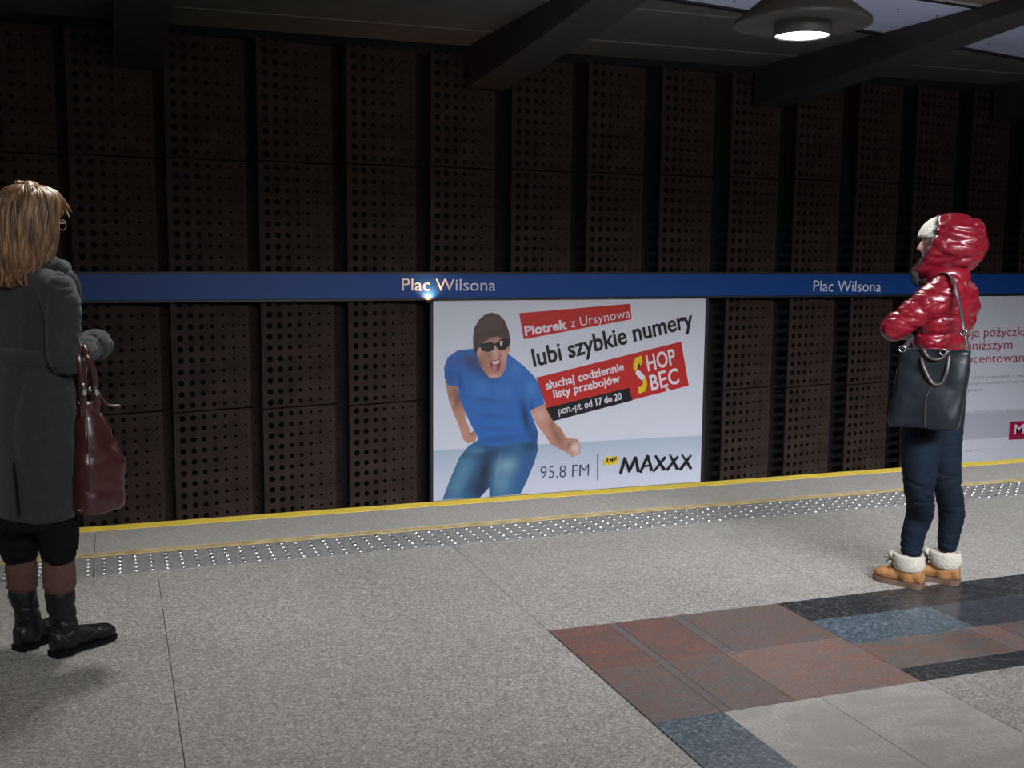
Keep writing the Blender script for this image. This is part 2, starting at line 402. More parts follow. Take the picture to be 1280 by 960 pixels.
# far wall with perforated rusty panels
wall = boxo('wall_far', M['backing'], None, XL, XR, YW+.30, YW+.5, -1.25, 3.45, kind='structure')
P = .78; NC = 8; NR = 11; PH = 1.103
def panel_mesh():
    bm = bmesh.new()
    prof = [(0.0, .0), (.875, .165), (.985, .27)]       # fraction across, depth
    def surf(u):
        x = u*P
        if u <= prof[1][0]: d = prof[1][1]*u/prof[1][0]
        else: d = prof[1][1]+(prof[2][1]-prof[1][1])*(u-prof[1][0])/(prof[2][0]-prof[1][0])
        return x, d
    H = PH-.012
    ulines = [0.03]+[.03+.1175*(i+1) for i in range(NC-1)]+[.875, .97] # cell borders
    ulines = [0.035+(.875-.035)/7*i for i in range(8)]+[.985]
    zl = [.006+H*i/NR for i in range(NR+1)]
    rad = [.0265, .0245, .021, .018, .015, .0125, .010, .0085]
    K = 12
    for c in range(8):
        u0, u1 = ulines[c], ulines[c+1]; uc = (u0+u1)/2
        for r in range(NR):
            z0, z1 = zl[r], zl[r+1]; zc = (z0+z1)/2
            hw = (u1-u0)*P/2
            outer = []; inner = []; back = []
            for k in range(K):
                a = 2*PI*(k+.5)/K; ca, sa = math.cos(a), math.sin(a)
                mx = max(abs(ca), abs(sa))
                # square perimeter point
                ox, oz = ca/mx, sa/mx
                for arr, (du, dz, off) in ((outer, (ox*hw, oz*(z1-z0)/2, 0)), (inner, (ca*rad[c], sa*rad[c], 0)), (back, (ca*rad[c], sa*rad[c], .006))):
                    x, d = surf(uc+du/P); arr.append(bm.verts.new((x, d+off, zc+dz)))
            # corners: insert by snapping the closest outer points
            for k in range(K):
                k2 = (k+1) % K
                a1 = 2*PI*(k+.5)/K; a2 = 2*PI*(k+1.5)/K
                # a square corner lies between k and k2 ?
                corner = None
                for q in (PI/4, 3*PI/4, 5*PI/4, 7*PI/4):
                    if a1 < q-1e-6 < a2-2e-6: corner = q
                if corner is not None:
                    x, d = surf(uc+math.copysign(hw, math.cos(corner))/P)
                    cv = bm.verts.new((x, d, zc+math.copysign((z1-z0)/2, math.sin(corner))))
                    bm.faces.new((outer[k], cv, outer[k2], inner[k2], inner[k]))
                else: bm.faces.new((outer[k], outer[k2], inner[k2], inner[k]))
                bm.faces.new((inner[k], inner[k2], back[k2], back[k]))
    # left margin, folded edges
    def quad(a, b, z0, z1):
        v = [bm.verts.new((a[0], a[1], z0)), bm.verts.new((b[0], b[1], z0)), bm.verts.new((b[0], b[1], z1)), bm.verts.new((a[0], a[1], z1))]
        bm.faces.new(v)
    z0, z1 = zl[0], zl[-1]
    quad(surf(0), surf(.035), z0, z1)
    quad((0, .035), (0, 0), z0, z1)
    ps = [surf(0), surf(.875), surf(.985)]
    for z in (z0, z1):
        for a, b in zip(ps, ps[1:]):
            v = [bm.verts.new((a[0], a[1], z)), bm.verts.new((b[0], b[1], z)), bm.verts.new((b[0], b[1]+.02, z)), bm.verts.new((a[0], a[1]+.02, z))]
            bm.faces.new(v)
    bmesh.ops.remove_doubles(bm, verts=bm.verts, dist=.0002)
    bmesh.ops.recalc_face_normals(bm, faces=bm.faces)
    # front should face -Y
    s = sum(f.normal.y*f.calc_area() for f in bm.faces if abs(f.normal.y) > .5)
    if s > 0: bmesh.ops.reverse_faces(bm, faces=bm.faces)
    me = bpy.data.meshes.new('wall_panel'); bm.to_mesh(me); bm.free(); me.materials.append(M['rust']); return me
pm = panel_mesh()
XB = [-.305, .464, 1.235, 2.02, 2.80, 3.60, 4.385, 5.18, 5.975, 6.755, 7.53, 8.29, 9.05]
while XB[0] > -4.5: XB.insert(0, XB[0]-.775)
while XB[-1] < 14: XB.append(XB[-1]+.77)
for x in XB[:-1]:
    for r in range(4):
        o = bpy.data.objects.new('wall_panel', pm); COL.objects.link(o); o.parent = wall
        o.location = (x, YW, -1.02+PH*r)
# behind the camera and the sides, the hall goes on
boxo('wall_back', M['concrete'], None, XL, XR, -5.6, -5.2, -.45, 6.0, kind='structure')
boxo('wall_left', M['concrete'], None, XL-.3, XL, -5.2, YW+.5, -1.45, 6.0, kind='structure')
boxo('wall_right', M['concrete'], None, XR, XR+.3, -5.2, YW+.5, -1.45, 6.0, kind='structure')

# ceiling ----------------------------------------------------------
ZC = 3.39
ceil = bpy.data.objects.new('ceiling', None); COL.objects.link(ceil); ceil['kind'] = 'structure'
ceil.location = (0, 0, 0)
def we(x): return 7.49+(x-4.13)*.238 if x > 4.13 else 7.49-(4.13-x)*.12    # slanting front edge of the dark ceiling
def ceilpoly(name, mat, pts, z0, z1):
    bm = bmesh.new(); prism(bm, pts, z0, z1); bmesh.ops.recalc_face_normals(bm, faces=bm.faces)
    return finish(name, bm, mat, ceil)
CX = [-6, -3.0, 0.27, 3.35, 6.43, 9.5, 12.6, 15]
for a, b in zip(CX, CX[1:]):
    for y0, y1, e in ((None, 7.9, 1), (7.9, 9.2, 0), (9.2, YW+.5, 0)):
        if e:
            if we(a) >= 7.9 and we(b) >= 7.9: continue
            pts = [(a+.004, min(7.89, we(a))), (b-.004, min(7.89, we(b))), (b-.004, 7.895), (a+.004, 7.895)]
            if pts[1][1] >= 7.888: pts = [pts[0], (a+(7.89-we(a))/.238, 7.89), pts[3]]
        else: 
            ya = max(y0+.005, we(a) if y0 < 8 else 0); yb = max(y0+.005, we(b) if y0 < 8 else 0)
            if ya >= y1 or yb >= y1: yb = min(yb, y1-.02); ya = min(ya, y1-.02)
            pts = [(a+.004, ya), (b-.004, yb), (b-.004, y1-.005), (a+.004, y1-.005)]
        ceilpoly('ceiling_board', M['ceil'], pts, ZC, ZC+.05)
for y in (7.9, 9.2):
    boxo('ceiling_seam', M['ceil_seam'], ceil, XL, 5.75 if y < 8 else XR, y-.012, y+.012, ZC-.006, ZC+.03)
boxo('ceiling_shell', M['backing'], ceil, XL, XR, 6.7, YW+.5, ZC+.12, ZC+.2)
boxo('wall_head', M['backing'], ceil, XL, XR, YW-.02, YW+.5, 3.33, ZC)
# dark lip, pale blue panels, rim and brown mesh beyond
def wy(x): return 6.66 + (x-4.13)*.115
for a, b in ((-6, -3), (-3, .27), (.27, 3.35), (3.35, 5.15), (5.15, 6.43), (6.43, 8), (8, 9.5), (9.5, 12.6), (12.6, 15)):
    ceilpoly('pale_ceiling_panel', M['ceil_white'], [(a+.003, wy(a)), (b-.003, wy(b)), (b-.003, we(b)-.045), (a+.003, we(a)-.045)], ZC-.005, ZC+.03)
    ceilpoly('ceiling_lip', M['dark_trim'], [(a, we(a)-.045), (b, we(b)-.045), (b, we(b)+.015), (a, we(a)+.015)], ZC-.02, ZC+.04)
    ceilpoly('ceiling_rim', M['white_rim'], [(a, wy(a)-.09), (b, wy(b)-.09), (b, wy(b)-.05), (a, wy(a)-.05)], ZC-.006, ZC+.04)
    ceilpoly('ceiling_lip', M['dark_trim'], [(a, wy(a)-.05), (b, wy(b)-.05), (b, wy(b)), (a, wy(a))], ZC-.01, ZC+.04)
    ceilpoly('mesh_ceiling_panel', M['ceil_mesh'], [(a+.003, -5.2), (b-.003, -5.2), (b-.003, wy(b)-.09), (a+.003, wy(a)-.09)], ZC+.3 if False else ZC, ZC+.05)
for px, py in ((1122.6, 12), (1171.6, 20), (1236, 55), (918, 1.5), (1051, 0)):
    p = floor_pt(px, py, ZC-.006); bm = bmesh.new(); ball(bm, p, .011, (1, 1, .5), 10)
    finish('panel_screw', bm, M['dark_trim'], ceil, True)
# deep beams, dropping toward the wall
for x in (-6.05, -3.0, .07, 3.15, 6.22, 9.3, 12.4):
    bm = bmesh.new(); x1 = x+.38; vs = []
    prof = [(-5.2, ZC+.03), (-5.2, 3.30), (5.0, 3.33), (6.8, 3.265), (8.2, 3.14), (9.3, 3.06), (YW-.02, 3.02), (YW-.02, ZC+.03)]
    prof = [(-5.2, 3.28), (5.0, 3.31), (6.8, 3.265), (8.2, 3.14), (9.3, 3.06), (YW-.02, 3.02)]
    for (y0, z0), (y1, z1) in zip(prof, prof[1:]):
        q = [bm.verts.new(v) for v in ((x, y0, z0), (x1, y0, z0), (x1, y0, ZC), (x, y0, ZC), (x, y1, z1), (x1, y1, z1), (x1, y1, ZC), (x, y1, ZC))]
        for f in ((0, 1, 5, 4), (1, 2, 6, 5), (2, 3, 7, 6), (3, 0, 4, 7)): bm.faces.new([q[i] for i in f])
    bmesh.ops.remove_doubles(bm, verts=bm.verts, dist=1e-4)
    bm.faces.new([v for v in sorted([v for v in bm.verts if abs(v.co.y-(YW-.02)) < 1e-3], key=lambda v: math.atan2(v.co.z-3.2, v.co.x-(x+.19)))])
    bmesh.ops.recalc_face_normals(bm, faces=bm.faces)
    finish('ceiling_beam', bm, M['beam'], ceil)

# ================================================================== name band, posters
YB = 9.86
band = empty('name_band', (4.5, YB+.03, 1.07), label='long blue station name band with white lettering across the rusty wall', cat='sign')
def sub(o, root):   # keep world coordinates under a root that only translates
    o.parent = root; o.matrix_parent_inverse = Matrix.Translation(-root.location); return o
sub(boxo('sign_board', M['blue'], None, -5, 14, YB, YB+.06, 1.075, 1.300, bev=.004), band)
sub(boxo('top_rail', M['dark_trim'], None, -5, 14, YB-.006, YB+.07, 1.300, 1.318), band)
sub(boxo('bottom_rail', M['dark_trim'], None, -5, 14, YB-.006, YB+.07, 1.056, 1.075), band)
for x in XB[1:-1:2]:
    sub(boxo('bracket', M['dark_trim'], None, x+.06, x+.10, YB+.06, YW+.30, 1.15, 1.22), band)
put_text('Plac Wilsona', (502.5, 363), (619.5, 363.5), 15, YB-.003, M['white_letter'], band, bold=.0)
put_text('Plac Wilsona', (1016.5, 364), (1101, 364.6), 13.5, YB-.003, M['white_letter'], band, bold=.0)
# small warm bulb under the band, over the first poster's left edge
bulb = empty('small_bulb', (2.76, YB-.03, 1.05), label='small warm bulb glowing under the blue band at the radio poster corner', cat='lamp')
bm = bmesh.new(); box(bm, -.03, .03, -.012, .03, -.018, .0, bev=.004); finish('bulb_holder', bm, M['dark_trim'], bulb)
l = bpy.data.lights.new('bulb_light', 'SPOT'); l.energy = 14; l.color = (1, .42, .17); l.spot_size = 2.3; l.spot_blend = 1; l.shadow_soft_size = .008
lo = bpy.data.objects.new('bulb_light', l); COL.objects.link(lo); lo.parent = bulb; lo.location = (0, -.02, .004); lo.rotation_euler = (PI-.35, 0, 0)

YP = 9.90
def poster_root(name, x0, x1, z0, z1, **k):
    r = empty(name, ((x0+x1)/2, YP+.02, z0), **k)
    sub(boxo('backboard', M['poster'], None, x0, x1, YP, YP+.025, z0, z1), r)
    for a in ((x0-.03, x0, z0-.03, z1), (x1, x1+.03, z0-.03, z1), (x0-.03, x1+.03, z0-.035, z0)):
        sub(boxo('frame', M['dark_trim'], None, a[0], a[1], YP-.012, YP+.04, a[2], a[3]), r)
    return r
post = poster_root('radio_poster', 2.812, 5.715, -.865, 1.052,
    label='large white radio poster of a shouting man in a blue t-shirt and brown hat', cat='poster')
k_ = [0]
def lay():
    k_[0] += 1; return YP-.0010-.0006*k_[0]
def pw(px, py): return wall_pt(px, py, YP)
# pale sea band at the bottom of the print
def rect_w(name, x0, x1, z0, z1, mat, parent, Y=None):
    Y = Y or lay(); bm = bmesh.new(); f = bm.faces.new([bm.verts.new(v) for v in ((x0, Y, z0), (x1, Y, z0), (x1, Y, z1), (x0, Y, z1))])
    return sub(finish(name, bm, mat), parent)
bm = bmesh.new(); Y = lay(); NG = 12
cl = bm.loops.layers.float_color.new('ink')
for i in range(NG):
    z0 = -.862+(.49/NG)*i; z1 = z0+.49/NG
    f = bm.faces.new([bm.verts.new(v) for v in ((2.815, Y, z0), (5.712, Y, z0), (5.712, Y, z1), (2.815, Y, z1))])
    for lp in f.loops:
        t = (lp.vert.co.z+.862)/.49; c0 = np.array((.60, .63, .74)); c1 = np.array((.40, .50, .60))
        s = t**1.5; c = c0*(1-s)+c1*s; lp[cl] = (*c, 1)
sub(finish('printed_sea', bm, M['ink']), post)

def ink_poly(name, pix, base, blobs, parent=post, cell=2.2, Y=None):
    """flat printed shape; ink tones vary inside it (print on paper)"""
    Y = Y or lay(); bm = bmesh.new()
    vs = [bm.verts.new((p[0], -p[1], 0)) for p in pix]; f = bm.faces.new(vs)
    bmesh.ops.triangulate(bm, faces=[f])
    x0, x1 = min(p[0] for p in pix), max(p[0] for p in pix); y0, y1 = min(p[1] for p in pix), max(p[1] for p in pix)
    x = x0+cell
    while x < x1:
        bmesh.ops.bisect_plane(bm, geom=bm.verts[:]+bm.edges[:]+bm.faces[:], plane_co=(x, 0, 0), plane_no=(1, 0, 0)); x += cell
    y = y0+cell
    while y < y1:
        bmesh.ops.bisect_plane(bm, geom=bm.verts[:]+bm.edges[:]+bm.faces[:], plane_co=(0, -y, 0), plane_no=(0, 1, 0)); y += cell
    cl = bm.loops.layers.float_color.new('ink')
    for f in bm.faces:
        for lp in f.loops:
            px, py = lp.vert.co.x, -lp.vert.co.y; c = np.array(base, float)
            for (bx, by, rx, ry, ang, col, s) in blobs:
                ca, sa = math.cos(math.radians(ang)), math.sin(math.radians(ang))
                dx, dy = px-bx, py-by; u = (dx*ca+dy*sa)/rx; v = (-dx*sa+dy*ca)/ry
                wgt = s*math.exp(-(u*u+v*v)); c = c*(1-wgt)+np.array(col)*wgt
            nz = noise.noise(Vector((px*.35, py*.35, 3)))*.10
            c = c*(1+nz); lp[cl] = (*[max(0, float(q)) for q in c], 1)
    for v in bm.verts: v.co = wall_pt(v.co.x, -v.co.y, Y)
    bmesh.ops.recalc_face_normals(bm, faces=bm.faces)
    return sub(finish(name, bm, M['ink']), parent)
def A(u, v): return (530+u/6.4, 370+v/6.4)
def B(u, v): return (535+u/6.4, 500+v/6.4)
SK = (.50, .24, .17); SKD = (.16, .075, .05); SKL = (.72, .45, .38); BL = (.025, .14, .46); BLD = (.012, .05, .19); BLL = (.08, .28, .62)
ink_poly('printed_arm', [(556, 476), (571, 481), (574, 494), (577, 502), (581, 514), (582, 526.5), (585, 531), (588, 541), (593, 538), (596, 545), (594, 551.5), (585, 554.7), (578, 548), (574, 533), (572.5, 530), (566, 514), (561, 500)],
    SK, [(571, 497, 9, 14, 10, SKD, .9), (580, 541, 8, 9, 0, (.62, .28, .24), .8), (590, 542, 3, 2, 0, SKD, .8), (562, 510, 3, 14, 20, SKL, .5)])
JD = (.008, .02, .045); JM = (.03, .12, .26); JL = (.22, .40, .52)
ink_poly('printed_jeans', [(586, 557), (597.5, 550), (629, 552), (671, 544), (672.5, 562.5), (668, 578), (658.5, 601.5), (650.6, 617.5), (611.5, 621), (611.5, 609.4), (600, 622), (553, 624.5), (561.5, 601.5), (574, 572)],
    JM, [(606, 590, 10, 26, 15, JD, .97), (600, 612, 14, 12, 0, JD, .8), (612, 567, 22, 6, -10, JD, .5), (583, 570, 12, 2.5, 20, JD, .7), (588, 600, 3, 18, 22, JD, .5), (565, 606, 2.5, 16, 24, (.05, .1, .16), .6), (640, 590, 2, 14, 30, (.05, .14, .25), .6), (622, 588, 2, 16, 10, (.3, .48, .58), .5), (648, 600, 5, 12, 20, (.03, .10, .30), .7), (597, 563, 8, 3, 0, (.12, .28, .42), .6), (634, 582, 13, 10, -20, JL, .85), (628, 604, 11, 16, 15, (.14, .33, .46), .7), (580, 588, 10, 22, 25, (.10, .26, .4), .75), (570, 610, 9, 14, 25, (.12, .27, .38), .6), (660, 575, 9, 26, 20, (.03, .09, .28), .6), (662, 558, 10, 6, 0, JD, .6)])
ink_poly('printed_shirt', [(592.5, 435.6), (572, 438), (559.7, 446.6), (555, 459), (555.8, 473), (560, 481.5), (572, 483), (575, 499.7), (581, 514), (588, 529.7), (597.5, 547), (596, 552), (612, 557), (629, 556), (654, 552), (671.7, 551.5), (672.5, 540.6), (669.4, 531), (663, 514), (680.3, 504.7), (676.9, 485.6), (667.5, 470), (655, 457.5), (636, 442.7), (615, 440)],
    BL, [(590, 452, 14, 9, 20, (.06, .05, .09), .85), (604, 466, 16, 7, 30, (.03, .05, .12), .75), (563, 470, 6, 14, 0, BLD, .5), (575, 476, 3, 16, -12, BLD, .7), (657, 522, 5, 22, -12, (.01, .025, .05), .9), (665, 505, 3, 10, 0, BLD, .5), (664, 485, 9, 12, 0, BLL, .55), (645, 462, 9, 10, 20, BLL, .4), (610, 500, 22, 3, 8, BLD, .45), (615, 520, 22, 2.5, 6, BLD, .4), (620, 536, 24, 2.5, 2, BLD, .4), (625, 549, 26, 5, -6, BLD, .55), (600, 485, 10, 12, 0, BLL, .35), (630, 490, 12, 14, 0, BLL, .25), (668, 545, 5, 12, 0, (.01, .02, .05), .6), (565, 452, 6, 6, 0, (.1, .1, .35), .4)])
ink_poly('printed_arm', [(663, 513), (681, 504.5), (691, 526.5), (700.6, 534.4), (707.7, 546.9), (722.5, 549), (726.4, 557.8), (725, 567), (716, 572), (708.4, 565.6), (699, 561), (688, 554.7), (680, 542), (671, 531)],
    SK, [(675, 519, 8, 9, 0, SKL, .7), (697, 546, 6, 13, -30, SKD, .65), (690, 530, 3, 8, 0, SKD, .6), (719, 560, 6, 9, 0, (.78, .58, .54), .85), (712, 556, 2.5, 6, 30, SKD, .7), (720, 552, 6, 1.2, -15, SKD, .7), (716, 565, 3, 1, -30, SKD, .6), (683, 540, 5, 9, -30, (.6, .3, .22), .5)])
ink_poly('printed_face', [A(410, 380), A(425, 470), A(450, 560), A(480, 600), A(520, 650), A(570, 660), A(620, 640), A(655, 575), A(665, 480), A(690, 420), A(690, 340), A(560, 310), A(420, 330)],
    SK, [(*A(500, 560), 6, 14, 30, (.42, .2, .12), .6), (*A(440, 540), 6, 9, 20, SKD, .7), (*A(570, 460), 4, 8, 0, SKL, .7), (*A(640, 480), 5, 8, 0, SKL, .6), (*A(560, 645), 9, 3, 0, SKL, .6), (*A(435, 440), 3, 6, 10, SKL, .7), (*A(610, 480), 2, 3, 0, SKD, .5), (*A(500, 350), 9, 2, -5, SKD, .6), (*A(515, 475), 5, 4, 0, (.3, .13, .07), .6)], cell=1.2)
ink_poly('printed_mouth', [A(528, 525), A(548, 512), A(575, 515), A(600, 500), A(614, 520), A(612, 560), A(598, 600), A(572, 612), A(545, 600), A(530, 560)], (.42, .08, .09),
    [(*A(560, 575), 5, 5, 0, (.60, .25, .27), .8), (*A(595, 560), 2, 7, 0, (.05, .01, .01), .8), (*A(536, 555), 1.5, 5, 0, (.05, .01, .01), .8)], cell=.9)
ink_poly('printed_teeth', [A(544, 522), A(575, 522), A(600, 511), A(604, 532), A(580, 545), A(552, 543)], (.70, .62, .62), [], cell=2)
ink_poly('printed_cap', [A(395, 430), A(393, 330), A(400, 260), A(440, 190), A(490, 147), A(540, 132), A(600, 150), A(645, 195), A(675, 270), A(692, 340), A(692, 380), A(640, 345), A(590, 325), A(530, 335), A(470, 372), A(430, 430), A(415, 470)],
    (.085, .055, .045), [(*A(540, 210), 12, 9, 0, (.13, .09, .075), .6), (*A(420, 400), 4, 9, 0, (.03, .02, .02), .7), (*A(540, 300), 22, 2, -3, (.04, .025, .02), .6), (*A(650, 280), 4, 10, 0, (.05, .035, .03), .5)], cell=1.6)
ink_poly('printed_sunglasses', [A(445, 400), A(462, 380), A(540, 368), A(560, 380), A(575, 375), A(612, 345), A(655, 338), A(690, 350), A(684, 392), A(650, 428), A(605, 432), A(580, 412), A(566, 388), A(556, 432), A(512, 448), A(465, 438)],
    (.012, .011, .012), [(*A(500, 410), 5, 2.5, 0, (.05, .04, .035), .6)], cell=1.2)
ink_poly('printed_glint', [A(606, 360), A(630, 358), A(624, 400), A(612, 396)], (.62, .66, .7), [], cell=2)

# red and black banners with lettering
flat_poly('printed_banner', [(649, 391.5), (788, 379.5), (789.5, 399), (655, 424)], lay(), M['print_red'], post)
Y1 = lay()
put_text('Piotrek', (656.5, 419.5), (709.5, 410.5), 12.5, Y1, M['print_white'], post, bold=.035)
put_text('z Ursynowa', (714, 409.5), (788, 396.5), 11.5, Y1, M['print_white'], post, bold=-.005)
put_text('lubi szybkie numery', (667.5, 458.5), (867.5, 408), 23.5, lay(), M['print_black'], post, bold=.02, ref='l')
flat_poly('printed_banner', [(670.5, 472), (851.5, 427), (861, 482), (790, 500), (684, 511)], lay(), M['print_red'], post)
flat_poly('printed_banner', [(682.5, 510), (787, 484.5), (790.5, 500.5), (691.5, 526.5)], lay(), M['print_black'], post)
Y1 = lay()
put_text('słuchaj codziennie', (682.5, 487), (780.5, 462.5), 10.8, Y1, M['print_white'], post, bold=.022)
put_text('listy przebojów', (692.5, 497.5), (775.5, 477.5), 10.8, Y1, M['print_white'], post, bold=.022)
put_text('pon.-pt.', (698.5, 518), (728.5, 510.8), 9.5, Y1, M['print_white'], post, bold=.01)
put_text('od 17 do 20', (731, 510.4), (777.5, 499), 9.2, Y1, M['print_white'], post, bold=.028)
put_text('HOP', (810, 464), (845.5, 454.5), 20.5, Y1, M['print_white'], post, bold=.02)
put_text('BĘC', (814.5, 488.3), (849.5, 478.2), 20, Y1, M['print_white'], post, bold=.02, ref='B')
def Cc(u, v): return (640+u/5.12, 370+v/5.12)
flat_poly('printed_arrow', [Cc(778, 478), Cc(775, 440), Cc(795, 408), Cc(788, 396), Cc(832, 380), Cc(836, 428), Cc(822, 420), Cc(806, 440), Cc(800, 476)], Y1, M['print_yellow'], post)
flat_poly('printed_arrow', [Cc(862, 532), Cc(866, 566), Cc(852, 590), Cc(860, 605), Cc(812, 626), Cc(806, 578), Cc(820, 584), Cc(838, 566), Cc(838, 540)], Y1, M['print_yellow'], post)
flat_poly('printed_pill', [Cc(790, 486), Cc(800, 472), Cc(815, 474), Cc(852, 514), Cc(852, 530), Cc(838, 540), Cc(824, 536), Cc(792, 500)], Y1, M['print_white'], post)
put_text('95,8 FM', (675.5, 598.5), (736, 595), 15, Y1, M['print_navy'], post, bold=-.012, ref='F')
flat_poly('printed_line', [(746.6, 567.5), (747.9, 567.4), (748.1, 599.5), (746.8, 599.6)], Y1, M['print_navy'], post)
flat_poly('printed_patch', [(755.5, 572.5), (758, 571), (772, 570), (773.5, 572), (772, 578.5), (769, 580), (756, 581.5), (754.5, 579)], Y1, M['print_yellow'], post)
put_text('RMF', (756.5, 579), (771.5, 577.3), 6.5, lay(), M['print_black'], post, bold=.03, shear=.25)
# brush lettering of the station name, stroke by stroke
def D(u, v): return (740+u/8.533, 540+v/8.533)
Y1 = lay()
def stroke(a, b, w0, w1):
    a = D(*a); b = D(*b); dx, dy = b[0]-a[0], b[1]-a[1]; L = math.hypot(dx, dy); nx_, ny_ = -dy/L, dx/L; w0 /= 8.533*2; w1 /= 8.533*2
    return [(a[0]+nx_*w0, a[1]+ny_*w0), (b[0]+nx_*w1, b[1]+ny_*w1), (b[0]-nx_*w1, b[1]-ny_*w1), (a[0]-nx_*w0, a[1]-ny_*w0)]
nn = 0
for letter in ([((305, 445), (355, 268), 32, 34), ((350, 270), (400, 425), 30, 26), ((395, 430), (468, 262), 30, 30), ((465, 262), (495, 425), 28, 34)],
          [((515, 435), (598, 245), 32, 28), ((595, 250), (640, 418), 28, 32), ((535, 372), (640, 350), 22, 22)],
          [((675, 250), (775, 405), 26, 34), ((655, 425), (785, 265), 24, 30)], [((832, 240), (915, 400), 18, 34), ((798, 408), (918, 258), 32, 24)],
          [((960, 235), (1060, 395), 14, 32), ((940, 405), (1058, 245), 34, 24)]):
    bm = bmesh.new()
    for st_ in letter:
        nn += 1; bm.faces.new([bm.verts.new(wall_pt(*p, Y1-.0002*nn)) for p in stroke(*st_)])
    bmesh.ops.recalc_face_normals(bm, faces=bm.faces)
    sub(finish('brush_letter', bm, M['print_black']), post)
put_text('EMPOLERIA', (881, 595), (884, 563), 5, YP-.014, M['print_grey'], post, name='frame_lettering', bold=.02) if False else None

p2 = poster_root('loan_poster', 8.72, 11.62, -.882, 1.05,
    label='pale loan poster with magenta lettering behind the person in red', cat='poster')
k_[0] = 0
Y1 = lay()
rect_w('printed_band', 8.725, 11.615, -.60, -.29, M['print_band'], p2, Y1)
Y1 = lay()
def dotted(s):
    """text whose dotted z gets its dot added by hand"""
    me = text_mesh(s.replace('ż', 'z')); zm = [v.co.x for v in text_mesh('z').vertices]; zw = max(zm)-min(zm)
    bm = bmesh.new(); bm.from_mesh(me)
    for i, ch in enumerate(s):
        if ch != 'ż': continue
        xe = max(v.co.x for v in text_mesh(s[:i+1].replace('ż', 'z')).vertices); c = xe-zw/2
        bm.faces.new([bm.verts.new((c+a, b, 0)) for a, b in ((-.05, .56), (.05, .56), (.05, .67), (-.05, .67))])
    bm.to_mesh(me); bm.free(); return me
def tw(s, x0, x1, z, h, mat, bold=0, parent=p2):
    me = dotted(s) if 'ż' in s else text_mesh(s, bold); cap = text_mesh('H', bold); ch = max(v.co.y for v in cap.vertices)
    xs_ = [v.co.x for v in me.vertices]; a, b = min(xs_), max(xs_)
    for v in me.vertices: v.co = Vector((x0+(v.co.x-a)/(b-a)*(x1-x0), Y1, z+v.co.y/ch*h))
    me.materials.clear(); me.materials.append(mat)
    return word_objects(me, xs_, 'lettering', parent)
tw('Twoja pożyczka', 8.83, 9.98, .585, .105, M['print_magenta'], 0)
tw('z najniższym', 8.83, 9.765, .438, .105, M['print_magenta'], 0)
tw('oprocentowaniem', 8.83, 10.23, .285, .105, M['print_magenta'], 0)
tw('Weź dla siebie pożyczkę z najniższym', 8.83, 10.25, .105, .035, M['print_grey'])
tw('oprocentowaniem – zwrócimy Ci różnicę', 8.83, 10.0, .035, .035, M['print_grey'])
tw('bez opłat', 8.83, 9.37, -.04, .035, M['print_grey'])
tw('Rzeczywista Roczna Stopa Oprocentowania', 8.83, 10.3, -.285, .018, M['print_grey'])
tw('www', 9.0, 9.45, -.74, .02, M['print_grey'])
rect_w('printed_logo', 9.80, 10.35, -.635, -.42, M['print_magenta'], p2, Y1)
rect_w('printed_logo', 9.93, 10.6, .905, 1.045, M['print_magenta'], p2, Y1)
Y1 = lay(); tw('M', 9.88, 10.02, -.57, .115, M['print_white'], .01)

# ================================================================== pendant lamps
def lathe(bm, prof, n=40, cx=0, cy=0):
    R = [[bm.verts.new((cx+r*math.cos(2*PI*i/n), cy+r*math.sin(2*PI*i/n), z)) for i in range(n)] for r, z in prof]
    for a, b in zip(R, R[1:]):
        for i in range(n): bm.faces.new((a[i], a[(i+1) % n], b[(i+1) % n], b[i]))
    return R
def lamp(x, y, label):
    r = empty('pendant_lamp', (x, y, 2.66), label=label, cat='lamp', group='pendant lamps over the platform')
    bm = bmesh.new(); lathe(bm, [(.335, 0), (.333, .022), (.14, .175), (.12, .19), (.115, .30), (.0, .31)]); 
    lathe(bm, [(.335, 0), (.322, .004), (.24, .018), (.15, .012), (0, .012)])
    bmesh.ops.remove_doubles(bm, verts=bm.verts, dist=1e-4); bmesh.ops.recalc_face_normals(bm, faces=bm.faces)
    o = finish('lamp_shade', bm, M['shade'], r, True)
    bm = bmesh.new(); lathe(bm, [(.138, .015), (.142, -.048), (.136, -.056), (.130, -.048), (.130, .03)]); finish('lens_ring', bm, M['shade'], r, True)
    bm = bmesh.new(); R = lathe(bm, [(.130, -.046), (.09, -.054), (.02, -.057)]); bm.faces.new(R[-1]); finish('lamp_lens', bm, M['glow'], r, True)
    bm = bmesh.new(); lathe(bm, [(.018, .30), (.018, .73)], 12); finish('stem', bm, M['dark_trim'], r, True)
    l = bpy.data.lights.new('lamp_light', 'SPOT'); l.energy = SPOT_W; l.spot_size = math.radians(146); l.spot_blend = .7
    l.shadow_soft_size = .13; l.color = (1, .97, .91)
    lo = bpy.data.objects.new('lamp_light', l); COL.objects.link(lo); lo.parent = r; lo.location = (0, 0, -.075)
    return r
lamp(3.27, 4.80, 'grey cone pendant lamp with a bright white lens above the platform edge, right of centre')
for x, d in ((-2.85, 'outside the frame, far left of the person in grey'), (.2, 'just above the frame, over the person in grey'), (6.35, 'outside the frame, right of the person in red'), (9.4, 'outside the frame, farthest to the right')):
    lamp(x, 4.8, 'grey cone pendant lamp '+d)
for x, d in ((.2, 'left'), (3.27, 'middle'), (6.35, 'right')): lamp(x, -.9, 'grey cone pendant lamp behind the viewer, %s of that row' % d)

